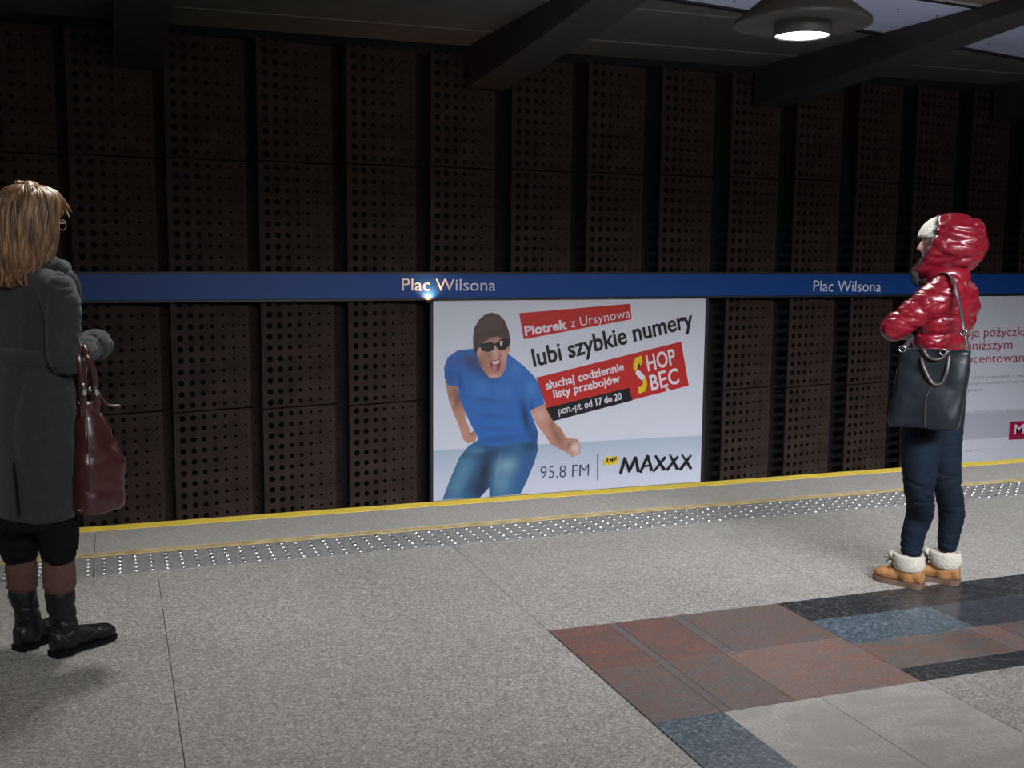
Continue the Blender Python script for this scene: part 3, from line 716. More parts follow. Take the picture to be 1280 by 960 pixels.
# ================================================================== people
def V(*a): return Vector(a)
class Frame:
    """upright frame at a person's feet: x to the viewer's right, y away from the viewer"""
    def __init__(s, base, ang, F):
        s.b = Vector((base[0], base[1], 0)); s.a = ang
        s.S = Vector((math.cos(ang), -math.sin(ang), 0)); s.T = Vector((math.sin(ang), math.cos(ang), 0))
        s.F = Vector((F[0], F[1], 0)).normalized(); s.L = Vector((-s.F.y, s.F.x, 0))
    def q(s, px, py, t=0.0):
        d = ray(px, py); k = (t+(s.b-CAM).dot(s.T))/d.dot(s.T); p = CAM+d*k-s.b
        return Vector((p.dot(s.S), p.dot(s.T), p.z))
    def row(s, py, xl, xr, rb, t=0.0, ra=None):
        a = s.q(xl, py, t); b = s.q(xr, py, t); c = (a+b)/2
        h = (b-a).length/2
        if ra is None:   # depth along F so that the silhouette half width comes out as h
            v = h*h-(rb*s.L.x)**2; ra = math.sqrt(max(v, .25*h*h))/abs(s.F.x)
        return (c.x, c.y, c.z, ra, rb)
    def root(s, name, **k): return empty(name, s.b, -s.a, **k)
    def w(s, p): return s.b+s.S*p.x+s.T*p.y+Vector((0, 0, p.z))
def rows_loft(bm, rows, F, L, k=5, n=36, puff=None, caps=True, power=None):
    C = catmull(rows, k); S = []
    for c in C:
        ra, rb = c[3], c[4]
        if puff:
            f = puff[1]*(abs(math.sin(PI*(c[2]-puff[2])/puff[0]))**.45-.6); ra += f; rb += f
        S.append((Vector(c[:3]), F*ra, L*rb))
    if caps:
        c, A_, B_ = S[0]; d = (S[0][0]-S[1][0]).normalized()*.02; S.insert(0, (c+d, A_*.7, B_*.7))
        c, A_, B_ = S[-1]; d = (S[-1][0]-S[-2][0]).normalized()*.02; S.append((c+d, A_*.7, B_*.7))
    return loft(bm, S, n, caps)
def g(x): return math.exp(-x*x)
def head(bm, c, f, u, sc_=1.0):
    """skull with brow, sockets, nose, lips, chin and ears"""
    f = f.normalized(); l = u.cross(f).normalized(); u = f.cross(l).normalized()
    NU, NV = 60, 48; rings = []
    for j in range(1, NV):
        ph = -PI/2+PI*j/NV; ring = []
        for i in range(NU):
            th = 2*PI*i/NU
            nf, nl, nu_ = math.cos(ph)*math.cos(th), math.cos(ph)*math.sin(th), math.sin(ph)
            X, Y_, Z = .098*nf, .077*nl, .118*nu_
            if nu_ < 0:
                Y_ *= 1-.30*(-nu_)**1.4
                if nf < 0: X *= 1-.40*(-nu_)
            if nf > 0:
                X *= .93
                wf = min(1, nf*2)
                nose = 0
                if -.040 < Z < .024:
                    q_ = (.024-Z)/.049
                    nose = .025*min(1, q_)**1.1 if Z > -.027 else .025*max(0, (Z+.040)/.013)
                X += wf*(nose*g(Y_/(.0085+.005*max(0, -Z/.03)))+.005*g((Z-.030)/.009)*g(Y_/.045)
                     - .010*g((Z-.010)/.012)*g((abs(Y_)-.031)/.014) + .007*g((Z+.055)/.010)*g(Y_/.020)
                     - .004*g((Z+.0555)/.0028)*g(Y_/.022) + .010*g((Z+.094)/.014)*g(Y_/.022)
                     + .004*g((Z+.018)/.018)*g((abs(Y_)-.040)/.016))
            ring.append(bm.verts.new(c+(f*X+l*Y_+u*Z)*sc_))
        rings.append(ring)
    for a, b in zip(rings, rings[1:]):
        for i in range(NU): bm.faces.new((a[i], a[(i+1) % NU], b[(i+1) % NU], b[i]))
    for r, z in ((rings[0], -.118), (rings[-1], .118)):
        v = bm.verts.new(c+u*z*sc_)
        for i in range(NU): bm.faces.new((r[(i+1) % NU], r[i], v) if z < 0 else (r[i], r[(i+1) % NU], v))
    for sgn in (1, -1):
        p = c+(l*sgn*.077-f*.012-u*.006)*sc_
        e = bmesh.ops.create_uvsphere(bm, u_segments=14, v_segments=10, radius=1)['verts']
        for v in e: v.co = p+(f*v.co.x*.018+l*(v.co.y*.007)+u*v.co.z*.031+l*sgn*.006*max(0, -v.co.x))*sc_
def hand(bm, wr, d, pn, thumb, curl=35, sc_=1.0):
    """palm, four curled fingers of different lengths and a thumb from the palm's side; thumb = sideways direction"""
    d = d.normalized(); pn = (pn-d*pn.dot(d)).normalized(); th = (thumb-d*thumb.dot(d)-pn*thumb.dot(pn)).normalized()
    tube(bm, [(*(wr-d*.02), .026*sc_), (*(wr+d*.02*sc_), .031*sc_), (*(wr+d*.055*sc_), .040*sc_), (*(wr+d*.085*sc_), .039*sc_)], 3, 14, .42, ref=pn)
    for k, (off, L_, r) in enumerate(((.030, .068, .0088), (.010, .078, .0092), (-.010, .073, .0088), (-.029, .056, .0078))):
        p = wr+(d*.084+th*off)*sc_; P_ = [(*(p-d*.03*sc_), r*sc_), (*p, r*sc_)]; a = 0
        for q_, seg in enumerate((.45, .32, .25)):
            a += math.radians(curl*(1.0 if q_ else .8)+k*3)
            p = p+(d*math.cos(a)+pn*math.sin(a))*L_*seg*sc_; P_.append((*p, r*(1-.1*(q_+1))*sc_))
        tube(bm, P_, 2, 9)
    p = wr+(d*.022+th*.024+pn*.006)*sc_; P_ = [(*(p-th*.012*sc_), .012*sc_)]
    for dd, L_, r in ((d*.55+th*.75+pn*.25, .034, .0115), (d*.85+th*.35+pn*.45, .030, .0100), (d*.85-th*.05+pn*.55, .024, .0088)):
        p = p+dd.normalized()*L_*sc_; P_.append((*p, r*sc_))
    tube(bm, P_, 2, 9)
def fnoise(sc_, amp, st_=(1, 1, 1), off=0):
    return lambda co, n: amp*noise.noise(Vector((co.x*st_[0], co.y*st_[1], co.z*st_[2]))*sc_+Vector((off, off, off)))
def folds(sc_, amp, st_=(1, 1, 1), off=0, fine=0):
    """sharp-creased cloth folds"""
    def f(co, n):
        p = Vector((co.x*st_[0], co.y*st_[1], co.z*st_[2]))*sc_+Vector((off, off, off))
        v = 1-abs(noise.noise(p))*2.2
        if fine: v += .4*(1-abs(noise.noise(p*2.3))*2.2)
        return -amp*max(0, v)**3+amp*.3
    return f

M['skin'] = plain('skin', (.50, .27, .19), .5, var=.06, vscale=30)
M['skin_pale'] = plain('pale_skin', (.66, .42, .34), .5, var=.06, vscale=30)
M['eye_white'] = plain('eye_white', (.7, .68, .66), .2)
M['iris'] = plain('iris', (.03, .02, .015), .2)
M['red_nylon'] = plain('red_puffer_nylon', (.145, .004, .012), .33, coat=.15, bump=.2, bscale=38, var=.12, vscale=6)
M['hat'] = plain('white_knit', (.62, .62, .56), .9, bump=.9, bscale=130)
M['navy_trim'] = plain('navy_trim', (.02, .014, .03), .6)
M['fur'] = plain('black_fur', (.010, .010, .012), .9, bump=1, bscale=200)
M['denim'] = plain('dark_denim', (.0028, .0075, .015), .8, bump=.3, bscale=300, var=.35, vscale=9, spec=.15)
M['tan_boot'] = plain('tan_nubuck', (.27, .125, .042), .75, bump=.15, bscale=80, var=.18, vscale=14)
M['fleece'] = plain('cream_fleece', (.42, .40, .34), .95, bump=.8, bscale=160)
M['sole'] = plain('brown_sole', (.10, .06, .04), .8)
M['lace'] = plain('brown_lace', (.09, .035, .03), .7)
M['tote'] = plain('black_leather', (.006, .009, .012), .36, bump=.15, bscale=30, var=.2, vscale=10, spec=.35)
M['strap'] = plain('dark_strap', (.035, .03, .032), .4)
M['chrome'] = plain('chrome', (.7, .72, .74), .18, 1)
M['coat'] = plain('grey_wool_coat', (.022, .0255, .027), .92, bump=.35, bscale=260, var=.16, vscale=70, sheen=.12, spec=.15)
M['scarf'] = plain('dark_green_scarf', (.020, .028, .026), .9, bump=.5, bscale=150)
M['black_cloth'] = plain('black_cloth', (.005, .005, .005), .95, spec=.1, bump=.3, bscale=90)
M['brown_legwear'] = plain('brown_leg_warmer', (.070, .030, .023), .85, bump=.4, bscale=200, var=.15, vscale=60)
M['black_boot'] = plain('black_boot_leather', (.005, .0055, .007), .42, bump=.15, bscale=60, spec=.3)
M['burgundy'] = plain('burgundy_leather', (.040, .012, .011), .28, bump=.2, bscale=25, var=.25, vscale=9, coat=.12)
M['hair'] = None
mt, N_, K_, B_ = new_mat('blonde_hair')
gg = N_.new('ShaderNodeTexCoord'); mp_ = N_.new('ShaderNodeMapping'); mp_.inputs['Scale'].default_value = (46, 46, 5)
K_.new(gg.outputs['Object'], mp_.inputs[0]); nn_ = N_.new('ShaderNodeTexNoise'); nn_.inputs['Scale'].default_value = 1.6; nn_.inputs['Detail'].default_value = 4
K_.new(mp_.outputs[0], nn_.inputs['Vector'])
rr_ = ramp(N_, [(.3, (.05, .027, .015)), (.5, (.155, .085, .042)), (.7, (.33, .20, .105))]); K_.new(nn_.outputs[0], rr_.inputs[0]); K_.new(rr_.outputs[0], B_.inputs['Base Color'])
B_.inputs['Roughness'].default_value = .42
M['hair'] = mt

# ------------------------------------------------------------------ person in the red jacket
R_ = Frame((3.50, 3.97), math.radians(40.9), (-.965, .26))
q = R_.q; F, L, U = R_.F, R_.L, Vector((0, 0, 1))
pr = R_.root('person', label='person in a red hooded puffer jacket, white hat, jeans and tan boots, arms folded', cat='person')
hf = (F+U*.02).normalized()
hc = q(1178.5, 305, 0)
def foot(px, py, t_hint=None):
    p = floor_pt(px, py) - R_.b; return Vector((p.dot(R_.S), p.dot(R_.T), 0))
FN, FF = V(-.90, .36, 0).normalized(), V(-.93, .22, 0).normalized()
hN, hF2 = foot(1153, 735.5), foot(1199, 730.5)
aN, aF = hN+FN*.062, hF2+FF*.062
# body: one continuous skin under the clothes
bm = bmesh.new()
head(bm, hc, hf, U)
tube(bm, [(*(hc+V(.02, 0, -.07)), .055), (*q(1184, 345), .058), (*q(1186, 362), .075)], 3, 18)
rows_loft(bm, [R_.row(352, 1168, 1206, .10), R_.row(375, 1158, 1214, .15), R_.row(400, 1152, 1208, .14), R_.row(425, 1150, 1202, .13), R_.row(450, 1146, 1202, .15), R_.row(478, 1142, 1204, .16), R_.row(500, 1142, 1202, .15)], F, L, 3, 24)
shN = q(1187, 366, -.15); elN = q(1119, 411, -.19); haN = q(1142, 404, .09)
shF = q(1175, 364, .15); elF = q(1122, 404, .19); haF = q(1143, 408, .06)
for a, b, c in ((shN, elN, haN), (shF, elF, haF)):
    tube(bm, [(*a, .048), (*((a+b)/2), .043), (*b, .037), (*((b+c)/2), .034), (*c, .026)], 3, 14)
hand(bm, haN, (haN-elN), V(1, 0, 0), U, 32); hand(bm, haF, (haF-elF), V(1, 0, 0), U, 32)
JN = [(*q(a, b, t), r) for a, b, r, t in ((1160, 485, .092, -.09), (1152, 530, .091, -.10), (1150, 575, .083, -.10), (1149, 612, .064, -.095), (1150, 640, .0625, aN.y))]+[(*(aN+V(.006, 0, .25)), .054), (*(aN+V(0, 0, .175)), .049)]
JF = [(*q(a, b, t), r) for a, b, r, t in ((1180, 485, .098, .09), (1179, 530, .090, .09), (1180, 575, .076, .09), (1185, 612, .062, .09), (1189.5, 640, .060, aF.y))]+[(*(aF+V(.004, 0, .25)), .052), (*(aF+V(0, 0, .175)), .047)]
for lg, a_ in ((JN, aN), (JF, aF)): tube(bm, [(*l4[:3], l4[3]*.70) for l4 in lg]+[(*(a_+V(0, 0, .11)), .030), (*(a_+V(0, 0, .06)), .03)], 4, 16)
body = fuse('body', bm, M['skin_pale'], pr, .0042, 2)
for s_ in (1, -1):
    bm = bmesh.new(); ball(bm, hc+hf*.073+L*s_*.031+U*.010, .0125); e = finish('eye', bm, M['eye_white'], pr, True)
    bm = bmesh.new(); ball(bm, hc+hf*.0815+L*s_*.031+U*.010, .0055); finish('iris', bm, M['iris'], e, True)

# jacket: torso and both sleeves grown together
PF = (.078, .015, .02)
bm = bmesh.new()
rows_loft(bm, [R_.row(341, 1172, 1208, .085), R_.row(350, 1158, 1214, .145), R_.row(362, 1150, 1222, .20), R_.row(380, 1146, 1225, .215), R_.row(398, 1143, 1220.5, .20), R_.row(415, 1142, 1212, .19), R_.row(428, 1141, 1207, .19), R_.row(435, 1143, 1205, .185)], F, L, 8, 40, puff=PF)
tube(bm, [(*q(1187, 362, -.15), .075), (*q(1174, 371, -.17), .078), (*q(1150, 387, -.19), .067), (*q(1131, 400, -.20), .060), (*q(1116, 411, -.20), .054)], 7, 28, 1, ref=(0, 1, 0), puff=(.075, .085))
tube(bm, [(*q(1116, 411, -.20), .054), (*q(1120, 409, -.13), .054), (*q(1131, 406, -.05), .050), (*haN, .044)], 7, 24, 1, puff=(.07, .12))
tube(bm, [(*q(1175, 362, .15), .072), (*q(1150, 386, .19), .062), (*q(1127, 404, .20), .052), (*q(1128, 408, .12), .050), (*q(1134, 411, .04), .047), (*haF, .042)], 7, 24, 1, puff=(.07, .12))
def jdisp(co, n):
    return folds(7, .006, (1, 1, 2.6), 3)(co, n)+folds(19, .0042, (.8, .8, 2.0), 8)(co, n)+.0014*noise.noise(V(co.x*40, co.y*40, co.z*90))
jk = fuse('jacket', bm, M['red_nylon'], pr, .0055, 2, jdisp)
# elastic hem
bm = bmesh.new(); rows_loft(bm, [R_.row(431, 1143, 1206, .19), R_.row(437, 1143, 1206, .19), R_.row(441, 1145, 1204, .185)], F, L, 2, 36); finish('jacket_hem', bm, M['red_nylon'], pr, True)
# hood
def hood_ring(top, bot, w_, n=40):
    a = q(*top); b = q(*bot); c = (a+b)/2; u = (a-b)/2; d = L*w_
    return c, u, d
HS = [((1231.5, 303), (1231.5, 307), .010), ((1230.5, 288), (1231, 316), .062), ((1226, 278.5), (1226, 326), .098), ((1217, 271.5), (1216.5, 334), .122), ((1206, 268.2), (1207, 339.5), .133), ((1195, 267.2), (1192, 343), .134), ((1185, 268), (1176, 346), .128), ((1180, 268.3), (1160, 348), .120), ((1177.5, 269), (1148, 348), .110), ((1175.5, 270.5), (1138.5, 343), .098)]
rings = []
bm = bmesh.new(); n = 96
HI = catmull([(*a, *b, w_) for a, b, w_ in HS], 4)
for i, h in enumerate(HI):
    c, u, d = hood_ring((h[0], h[1]), (h[2], h[3]), h[4]); r = []
    for k in range(n):
        an = 2*PI*k/n
        pf = 1+.055*(abs(math.sin(an*4.5+.35*math.sin(i*.35)))**.5-.6)*min(1, i/5)
        r.append(bm.verts.new(c+u*math.cos(an)*pf+d*math.sin(an)*pf-F*.052*math.sin(an)**2*max(0, (i-len(HI)*.45)/(len(HI)*.55))))
    rings.append(r)
for a, b in zip(rings, rings[1:]):
    for k in range(n): bm.faces.new((a[k], a[(k+1) % n], b[(k+1) % n], b[k]))
bm.faces.new(rings[0])
bmesh.ops.recalc_face_normals(bm, faces=bm.faces)
nrm = {v: v.normal.copy() for v in bm.verts}
bm.normal_update()
for v in bm.verts: v.co += v.normal*(folds(7, .013, (1, 1, 2.6), 9)(v.co, None)+folds(18, .006, (.8, .8, 2.2), 4)(v.co, None)+.003*noise.noise(V(v.co.x*20, v.co.y*20, v.co.z*60)))*(.15 if (v.co-q(1160, 303)).x < 0 else 1)
rim = [v.co.copy() for v in rings[-1]]
hd = finish('hood', bm, M['red_nylon'], pr, True)
so = hd.modifiers.new('s', 'SOLIDIFY'); so.thickness = .016; so.offset = -1; ss = hd.modifiers.new('b', 'SUBSURF'); ss.levels = 1; ss.render_levels = 1
bm = bmesh.new(); tube(bm, [(*p, .0055) for p in rim]+[(*rim[0], .0055)], 1, 8, round_ends=False); finish('hood_piping', bm, M['navy_trim'], hd, True)
# high collar under the hood
bm = bmesh.new()
rows_loft(bm, [R_.row(352, 1154, 1214, .12), R_.row(345, 1150, 1214, .115), R_.row(338, 1150, 1213, .11)], F, L, 3, 32); finish('collar', bm, M['red_nylon'], pr, True)
# black fur edging and scarf at the chin
bm = bmesh.new(); tube(bm, [(*q(1143, 336, -.05), .009), (*q(1144, 347, -.07), .014), (*q(1149, 354, -.06), .014), (*q(1156, 351, -.09), .010)], 4, 12)
tube(bm, [(*q(1143, 338, .06), .012), (*q(1144, 347, .0), .018), (*q(1147, 354, -.04), .014)], 4, 12)
fuse('fur_edging', bm, M['fur'], pr, .004, 1, fnoise(120, .006))
# knitted hat
bm = bmesh.new(); l_ = U.cross(hf).normalized(); rg = []
for j in range(15):
    ph = math.radians(8+82*j/14); rg.append([bm.verts.new(hc+U*.012+(hf*math.cos(2*PI*i/40)*(.105 if math.cos(2*PI*i/40) > 0 else .092)+l_*math.sin(2*PI*i/40)*.087)*math.cos(ph)*(1+.012*math.sin(i*PI))+U*.108*math.sin(ph)) for i in range(40)])
for a, b in zip(rg, rg[1:]):
    for i in range(40): bm.faces.new((a[i], a[(i+1) % 40], b[(i+1) % 40], b[i]))
ht = finish('hat', bm, M['hat'], pr, True); so = ht.modifiers.new('s', 'SOLIDIFY'); so.thickness = .006; so.offset = 1
# jeans
bm = bmesh.new()
rows_loft(bm, [R_.row(432, 1146, 1203, .155), R_.row(455, 1142, 1206, .17), R_.row(485, 1136, 1208, .185), R_.row(507, 1134, 1205, .175)], F, L, 4, 32)
tube(bm, JN, 5, 26)
tube(bm, JF, 5, 26)
def jd(co, n):
    z = co.z; k = g((z-.47)/.09)+g((z-.17)/.05)+.35
    return k*folds(7, .006, (1, 1, 3.2), 5)(co, n)+.001*noise.noise(co*50)
fuse('jeans', bm, M['denim'], pr, .0055, 3, jd)

def boot_shape(bm, heel, f, length, hw, toe_h, ankle_h, shaft_r, z0=.022, lean=V(0, 0, 0)):
    """foot part of a boot: rounded sections from heel to toe, plus ankle"""
    f = f.normalized(); l = U.cross(f)
    S = []
    for t, w_, h in ((0.0, .55, .72), (.04, .78, .92), (.14, .88, 1.0), (.30, .86, .96), (.45, .90, .74), (.60, .98, .60), (.75, 1.0, .52), (.88, .86, .46), (.95, .62, .38), (1.0, .30, .25)):
        h = h*ankle_h if t < .5 else h*toe_h/.52
        c = heel+f*(t*length)+U*(z0+h/2)
        S.append((c, l*hw*w_, U*h/2))
    rings = loft(bm, S, 20)
    for r in rings:
        for v in r: # flatten the underside
            zz = v.co.z
            if zz < z0+.012: v.co.z = z0+.3*(zz-z0)
def sole_shape(bm, heel, f, length, hw, z0, z1, heel_gap=False):
    f = f.normalized(); l = U.cross(f); pts = []
    prof = ((-.012, .45), (.03, .80), (.12, .92), (.3, .84), (.45, .86), (.6, 1.0), (.75, 1.04), (.88, .92), (.97, .62), (1.02, .25))
    out = [heel+f*t*length+l*w_*hw for t, w_ in prof]+[heel+f*t*length-l*w_*hw for t, w_ in prof[::-1]]
    prism(bm, [(p.x, p.y) for p in out], z0, z1)
def tan_boot(heel, f, ank):
    f = f.normalized(); l = U.cross(f)
    bm = bmesh.new(); boot_shape(bm, heel, f, .232, .047, .050, .088, .05)
    tube(bm, [(*(heel+f*.068+U*.05), .052), (*(heel+f*.066+U*.10), .050)], 3, 18)
    o = fuse('boot', bm, M['tan_boot'], pr, .0042, 3, folds(14, .003, (1, 1, 1), 2))
    bm = bmesh.new(); sole_shape(bm, heel, f, .232, .049, 0.0, .024); bmesh.ops.recalc_face_normals(bm, faces=bm.faces); finish('sole', bm, M['sole'], o)
    # folded fleece collar
    bm = bmesh.new(); C0 = heel+f*.068; S = []
    for z, ra, rb in ((.148, .058, .052), (.152, .066, .059), (.140, .072, .063), (.105, .072, .062), (.080, .068, .060), (.074, .060, .054)): S.append((C0+U*z+f*(.004 if z > .12 else 0), f*ra, l*rb))
    loft(bm, S, 28, True); bmesh.ops.recalc_face_normals(bm, faces=bm.faces)
    c = finish('boot_cuff', bm, M['fleece'], o, True)
    # open flap of the cuff at the front, laces and eyelets
    bm = bmesh.new(); S = [(C0+f*.060+U*.118, l*.030, U*.030+f*.008), (C0+f*.082+U*.132, l*.026, U*.022+f*.010), (C0+f*.098+U*.134, l*.014, U*.012)]
    loft(bm, S, 14); bmesh.ops.recalc_face_normals(bm, faces=bm.faces); finish('cuff_flap', bm, M['fleece'], o, True)
    bm = bmesh.new()
    for k in range(3):
        p = heel+f*(.128+.014*k)+U*(.104-.013*k); tube(bm, [(*(p-l*.026-U*.006), .003), (*(p+U*.006+f*.004), .003), (*(p+l*.026-U*.006), .003)], 3, 6)
    p = C0+f*.080+U*.108
    for d in (f*.035+U*.018-l*.02, f*.04-U*.022-l*.02, f*.01-U*.035-l*.02, f*.03+U*.01+l*.02): tube(bm, [(*p, .003), (*(p+d*.5+U*.006), .0028), (*(p+d), .0025)], 3, 6)
    tag(finish('laces', bm, M['lace'], o, True), kind='stuff')
    for z in (.128, .106):
        bm = bmesh.new(); ball(bm, C0+f*.050-l*.049+U*z, .004); finish('eyelet', bm, M['lace'], o, True)
tan_boot(hN, FN, None)
tan_boot(hF2, FF, None)

# black tote bag carried on the near side: a thing of its own
def child_at(o, root, off):
    o.parent = root; o.matrix_parent_inverse = Matrix.Translation(-off); return o
TB = -.285
off = q(1163, 531, TB)
bag = empty('tote_bag', R_.w(off), -R_.a, label='black leather tote bag hanging at the hip of the person in red', cat='bag')
ax = V(.985, -.12, 0).normalized(); ay = V(.12, .985, 0)
def sup(c, A_, B_, n=44, e=.45):
    out = []
    for i in range(n):
        a = 2*PI*i/n; ca, sa = math.cos(a), math.sin(a)
        out.append(c+A_*math.copysign(abs(ca)**e, ca)+B_*math.copysign(abs(sa)**e, sa))
    return out
rowsB = [(535, 1126, 1192, .030), (534, 1115, 1197, .060), (529, 1111.5, 1200, .068), (518, 1112.5, 1203, .070), (500, 1117, 1206, .066), (475, 1121, 1209, .054), (455, 1123.5, 1211, .042), (437, 1125, 1212.5, .030)]
bm = bmesh.new(); rings = []
for py, xl, xr, th in [tuple(r) for r in catmull(rowsB, 4)]:
    a = q(xl, py, TB); b = q(xr, py, TB); c = (a+b)/2; h = (b-a).length/2
    rings.append([bm.verts.new(p) for p in sup(c, ax*h, ay*max(.01, th))])
bm.faces.new(rings[0])
for a, b in zip(rings, rings[1:]):
    for i in range(len(a)): bm.faces.new((a[i], a[(i+1) % len(a)], b[(i+1) % len(a)], b[i]))
bmesh.ops.recalc_face_normals(bm, faces=bm.faces); bm.normal_update()
for v in bm.verts: v.co += v.normal*(.012*noise.noise(v.co*6)+folds(6, .006, (1, 1, 1), 2)(v.co, None)+.0025*noise.noise(v.co*22))
o = child_at(finish('bag_body', bm, M['tote'], None, True), bag, off); so = o.modifiers.new('s', 'SOLIDIFY'); so.thickness = .004
bagbody = o
def btube(name, pts, mat, r=.006, flat=1, k=6, par=None):
    bm = bmesh.new(); tube(bm, [(*q(*p[:3]), p[3] if len(p) > 3 else r) for p in pts], k, 10, flat, ref=(0, 1, 0)); 
    return child_at(finish(name, bm, mat, None, True), bag, off)
FRT = TB-.062
btube('handle', [(1151.5, 448, FRT+.015), (1155, 460, FRT), (1163, 476, FRT-.004), (1170, 481, FRT-.006), (1178, 477, FRT-.004), (1184, 462, FRT), (1186, 446, FRT+.015)], M['strap'], .0075)
btube('handle', [(1151, 444, TB+.01), (1153, 436, TB-.045), (1160, 446, TB-.055), (1169, 449.5, TB-.06), (1178, 447, TB-.055), (1186, 438, TB-.045), (1189, 444, TB+.01)], M['strap'], .0065)
btube('seam', [(1156, 532, FRT-.010), (1157, 500, FRT-.008), (1166, 480, FRT+.002)], M['strap'], .0018)
btube('shoulder_strap', [(1129, 437, TB+.01), (1136, 427, -.20), (1143, 418, -.10), (1145, 395, -.08), (1152, 368, -.10), (1168, 350, -.12), (1181, 342, -.165), (1191.5, 349, -.235), (1197.5, 372, -.262), (1203, 400, -.240), (1208, 425, -.255), (1211, 441, TB+.005)], M['strap'], .0105, .45)
for px, py, t in ((1204.5, 416, -.262), (1179, 440, TB-.056), (1128, 436, TB-.02)):
    bm = bmesh.new(); c = q(px, py, t); tube(bm, [(*(c+V(math.cos(a)*.013, 0, math.sin(a)*.013)), .0032) for a in [2*PI*i/12 for i in range(13)]], 1, 8, round_ends=False)
    child_at(finish('ring', bm, M['chrome'], None, True), bag, off)

# ------------------------------------------------------------------ person in the grey coat
G_ = Frame((-.27, 4.38), math.radians(-3.4), (.85, .53))
q = G_.q; F, L = G_.F, G_.L
pg = G_.root('person', label='person with blonde hair in a long grey coat and black boots, seen from behind', cat='person')
hc = q(40, 284, .02); hf = (F+U*-.02).normalized()
shR = q(69, 366, -.15); elR = q(80, 447, -.19); haR = q(110, 436, .07)
shL = q(10, 366, .16); elL = q(22, 447, .24); haL = q(68, 441, .21)
bm = bmesh.new(); head(bm, hc, hf, U)
tube(bm, [(*(hc+V(-.02, 0, -.07)), .052), (*q(34, 340, 0), .056), (*q(38, 356, 0), .05)], 3, 18)
rows_loft(bm, [G_.row(352, 22, 52, .08), G_.row(372, 8, 68, .14), G_.row(410, 6, 74, .15), G_.row(445, 8, 72, .13), G_.row(480, 2, 78, .16), G_.row(520, 0, 84, .17), G_.row(550, 2, 84, .16)], F, L, 3, 24)
for a, b, c in ((shR, elR, haR), (shL, elL, haL)):
    tube(bm, [(*a, .048), (*((a+b)/2), .042), (*b, .036), (*((b+c)/2), .033), (*c, .026)], 3, 14)
hand(bm, haR, (haR-elR)*.2+L*.30, V(-.3, -.3, 0), U, 35); hand(bm, haL, (haL-elL), V(-.2, -.6, 0), U, 30)
lgR = [(64, 545, .07, -.05), (68, 620, .056, -.05), (73, 690, .043, -.04), (75, 730, .043, -.035), (76, 765, .032, -.03), (77, 790, .028, -.03)]
lgL = [(30, 545, .07, .05), (26, 620, .056, .05), (26, 690, .043, .055), (27, 730, .043, .06), (32.5, 757, .026, .068), (34, 768, .022, .072)]
for lg in (lgR, lgL): tube(bm, [(*q(a, b, t), r) for a, b, r, t in lg], 4, 16)
fuse('body', bm, M['skin'], pg, .0042, 2)
for s_ in (1, -1):
    bm = bmesh.new(); ball(bm, hc+hf*.073+L*s_*.031+U*.010, .0125); e = finish('eye', bm, M['eye_white'], pg, True)
    bm = bmesh.new(); ball(bm, hc+hf*.0815+L*s_*.031+U*.010, .0055); finish('iris', bm, M['iris'], e, True)
# coat
bm = bmesh.new()
rows_loft(bm, [G_.row(328, 22, 56, .075), G_.row(338, 18, 60, .088), G_.row(347, 6, 72, .135), G_.row(358, -4, 82, .185), G_.row(378, -9, 86, .205), G_.row(410, -8, 85, .19), G_.row(436, -8, 82, .175), G_.row(448, -9, 82, .172), G_.row(475, -13, 90, .19), G_.row(510, -15, 95, .20), G_.row(560, -16, 96, .20), G_.row(610, -17, 97, .205), G_.row(640, -17, 97, .205)], F, L, 6, 48, caps=True)
tube(bm, [(*q(54, 355, -.08), .056), (*q(70, 362, -.15), .064), (*q(75.5, 380, -.18), .064), (*q(78, 410, -.19), .062), (*q(79, 435, -.195), .060), (*q(79.5, 449, -.19), .060)], 6, 26)
tube(bm, [(*q(79.5, 449, -.19), .060), (*q(92, 446, -.13), .056), (*q(106, 438, -.05), .055), (*q(117.5, 432.5, .02), .053)], 6, 24)
tube(bm, [(*q(12, 362, .15), .064), (*q(6, 400, .21), .058), (*q(16, 449, .24), .056), (*q(50, 446, .24), .050), (*q(72, 440, .21), .048)], 6, 22)
def cd_(co, n):
    z = co.z; v = folds(5.5, .010, (1, 1, .55), 1.5)(co, n)+.0012*noise.noise(co*70)
    k = g((z-.98)/.03)            # cinched under the belt
    if co.x > .05 and z > .95: v += folds(10, .007, (1, 1, 2), 4)(co, n)
    return v
ct = fuse('coat', bm, M['coat'], pg, .0055, 9, cd_)
# belt
bm = bmesh.new(); S = []
rA = rows_loft(bm, [G_.row(436.5, -11, 85, .182), G_.row(438.5, -13, 87, .189), G_.row(450.5, -13, 87, .189), G_.row(452.5, -11, 85, .182)], F, L, 1, 48); 
finish('belt', bm, M['coat'], ct, True)
# back vent of the coat and its turned cuff
bm = bmesh.new(); tube(bm, [(*q(17, 578, -.165), .0035), (*q(21, 610, -.178), .0045), (*q(24, 643, -.182), .005)], 5, 8); finish('coat_vent', bm, M['black_cloth'], ct, True)
bm = bmesh.new(); c0 = q(119, 431.5, .025); dd = (q(117.5, 432.5, .02)-q(92, 446, -.13)).normalized(); a_ = dd.cross(U).normalized(); b_ = a_.cross(dd)
loft(bm, [(c0-dd*.045, a_*.058, b_*.055), (c0-dd*.02, a_*.064, b_*.061), (c0+dd*.01, a_*.064, b_*.061), (c0+dd*.03, a_*.058, b_*.055)], 24); bmesh.ops.recalc_face_normals(bm, faces=bm.faces)
cu = fuse('cuff', bm, M['coat'], ct, .005, 1, folds(14, .008, (1, 1, 1), 2))
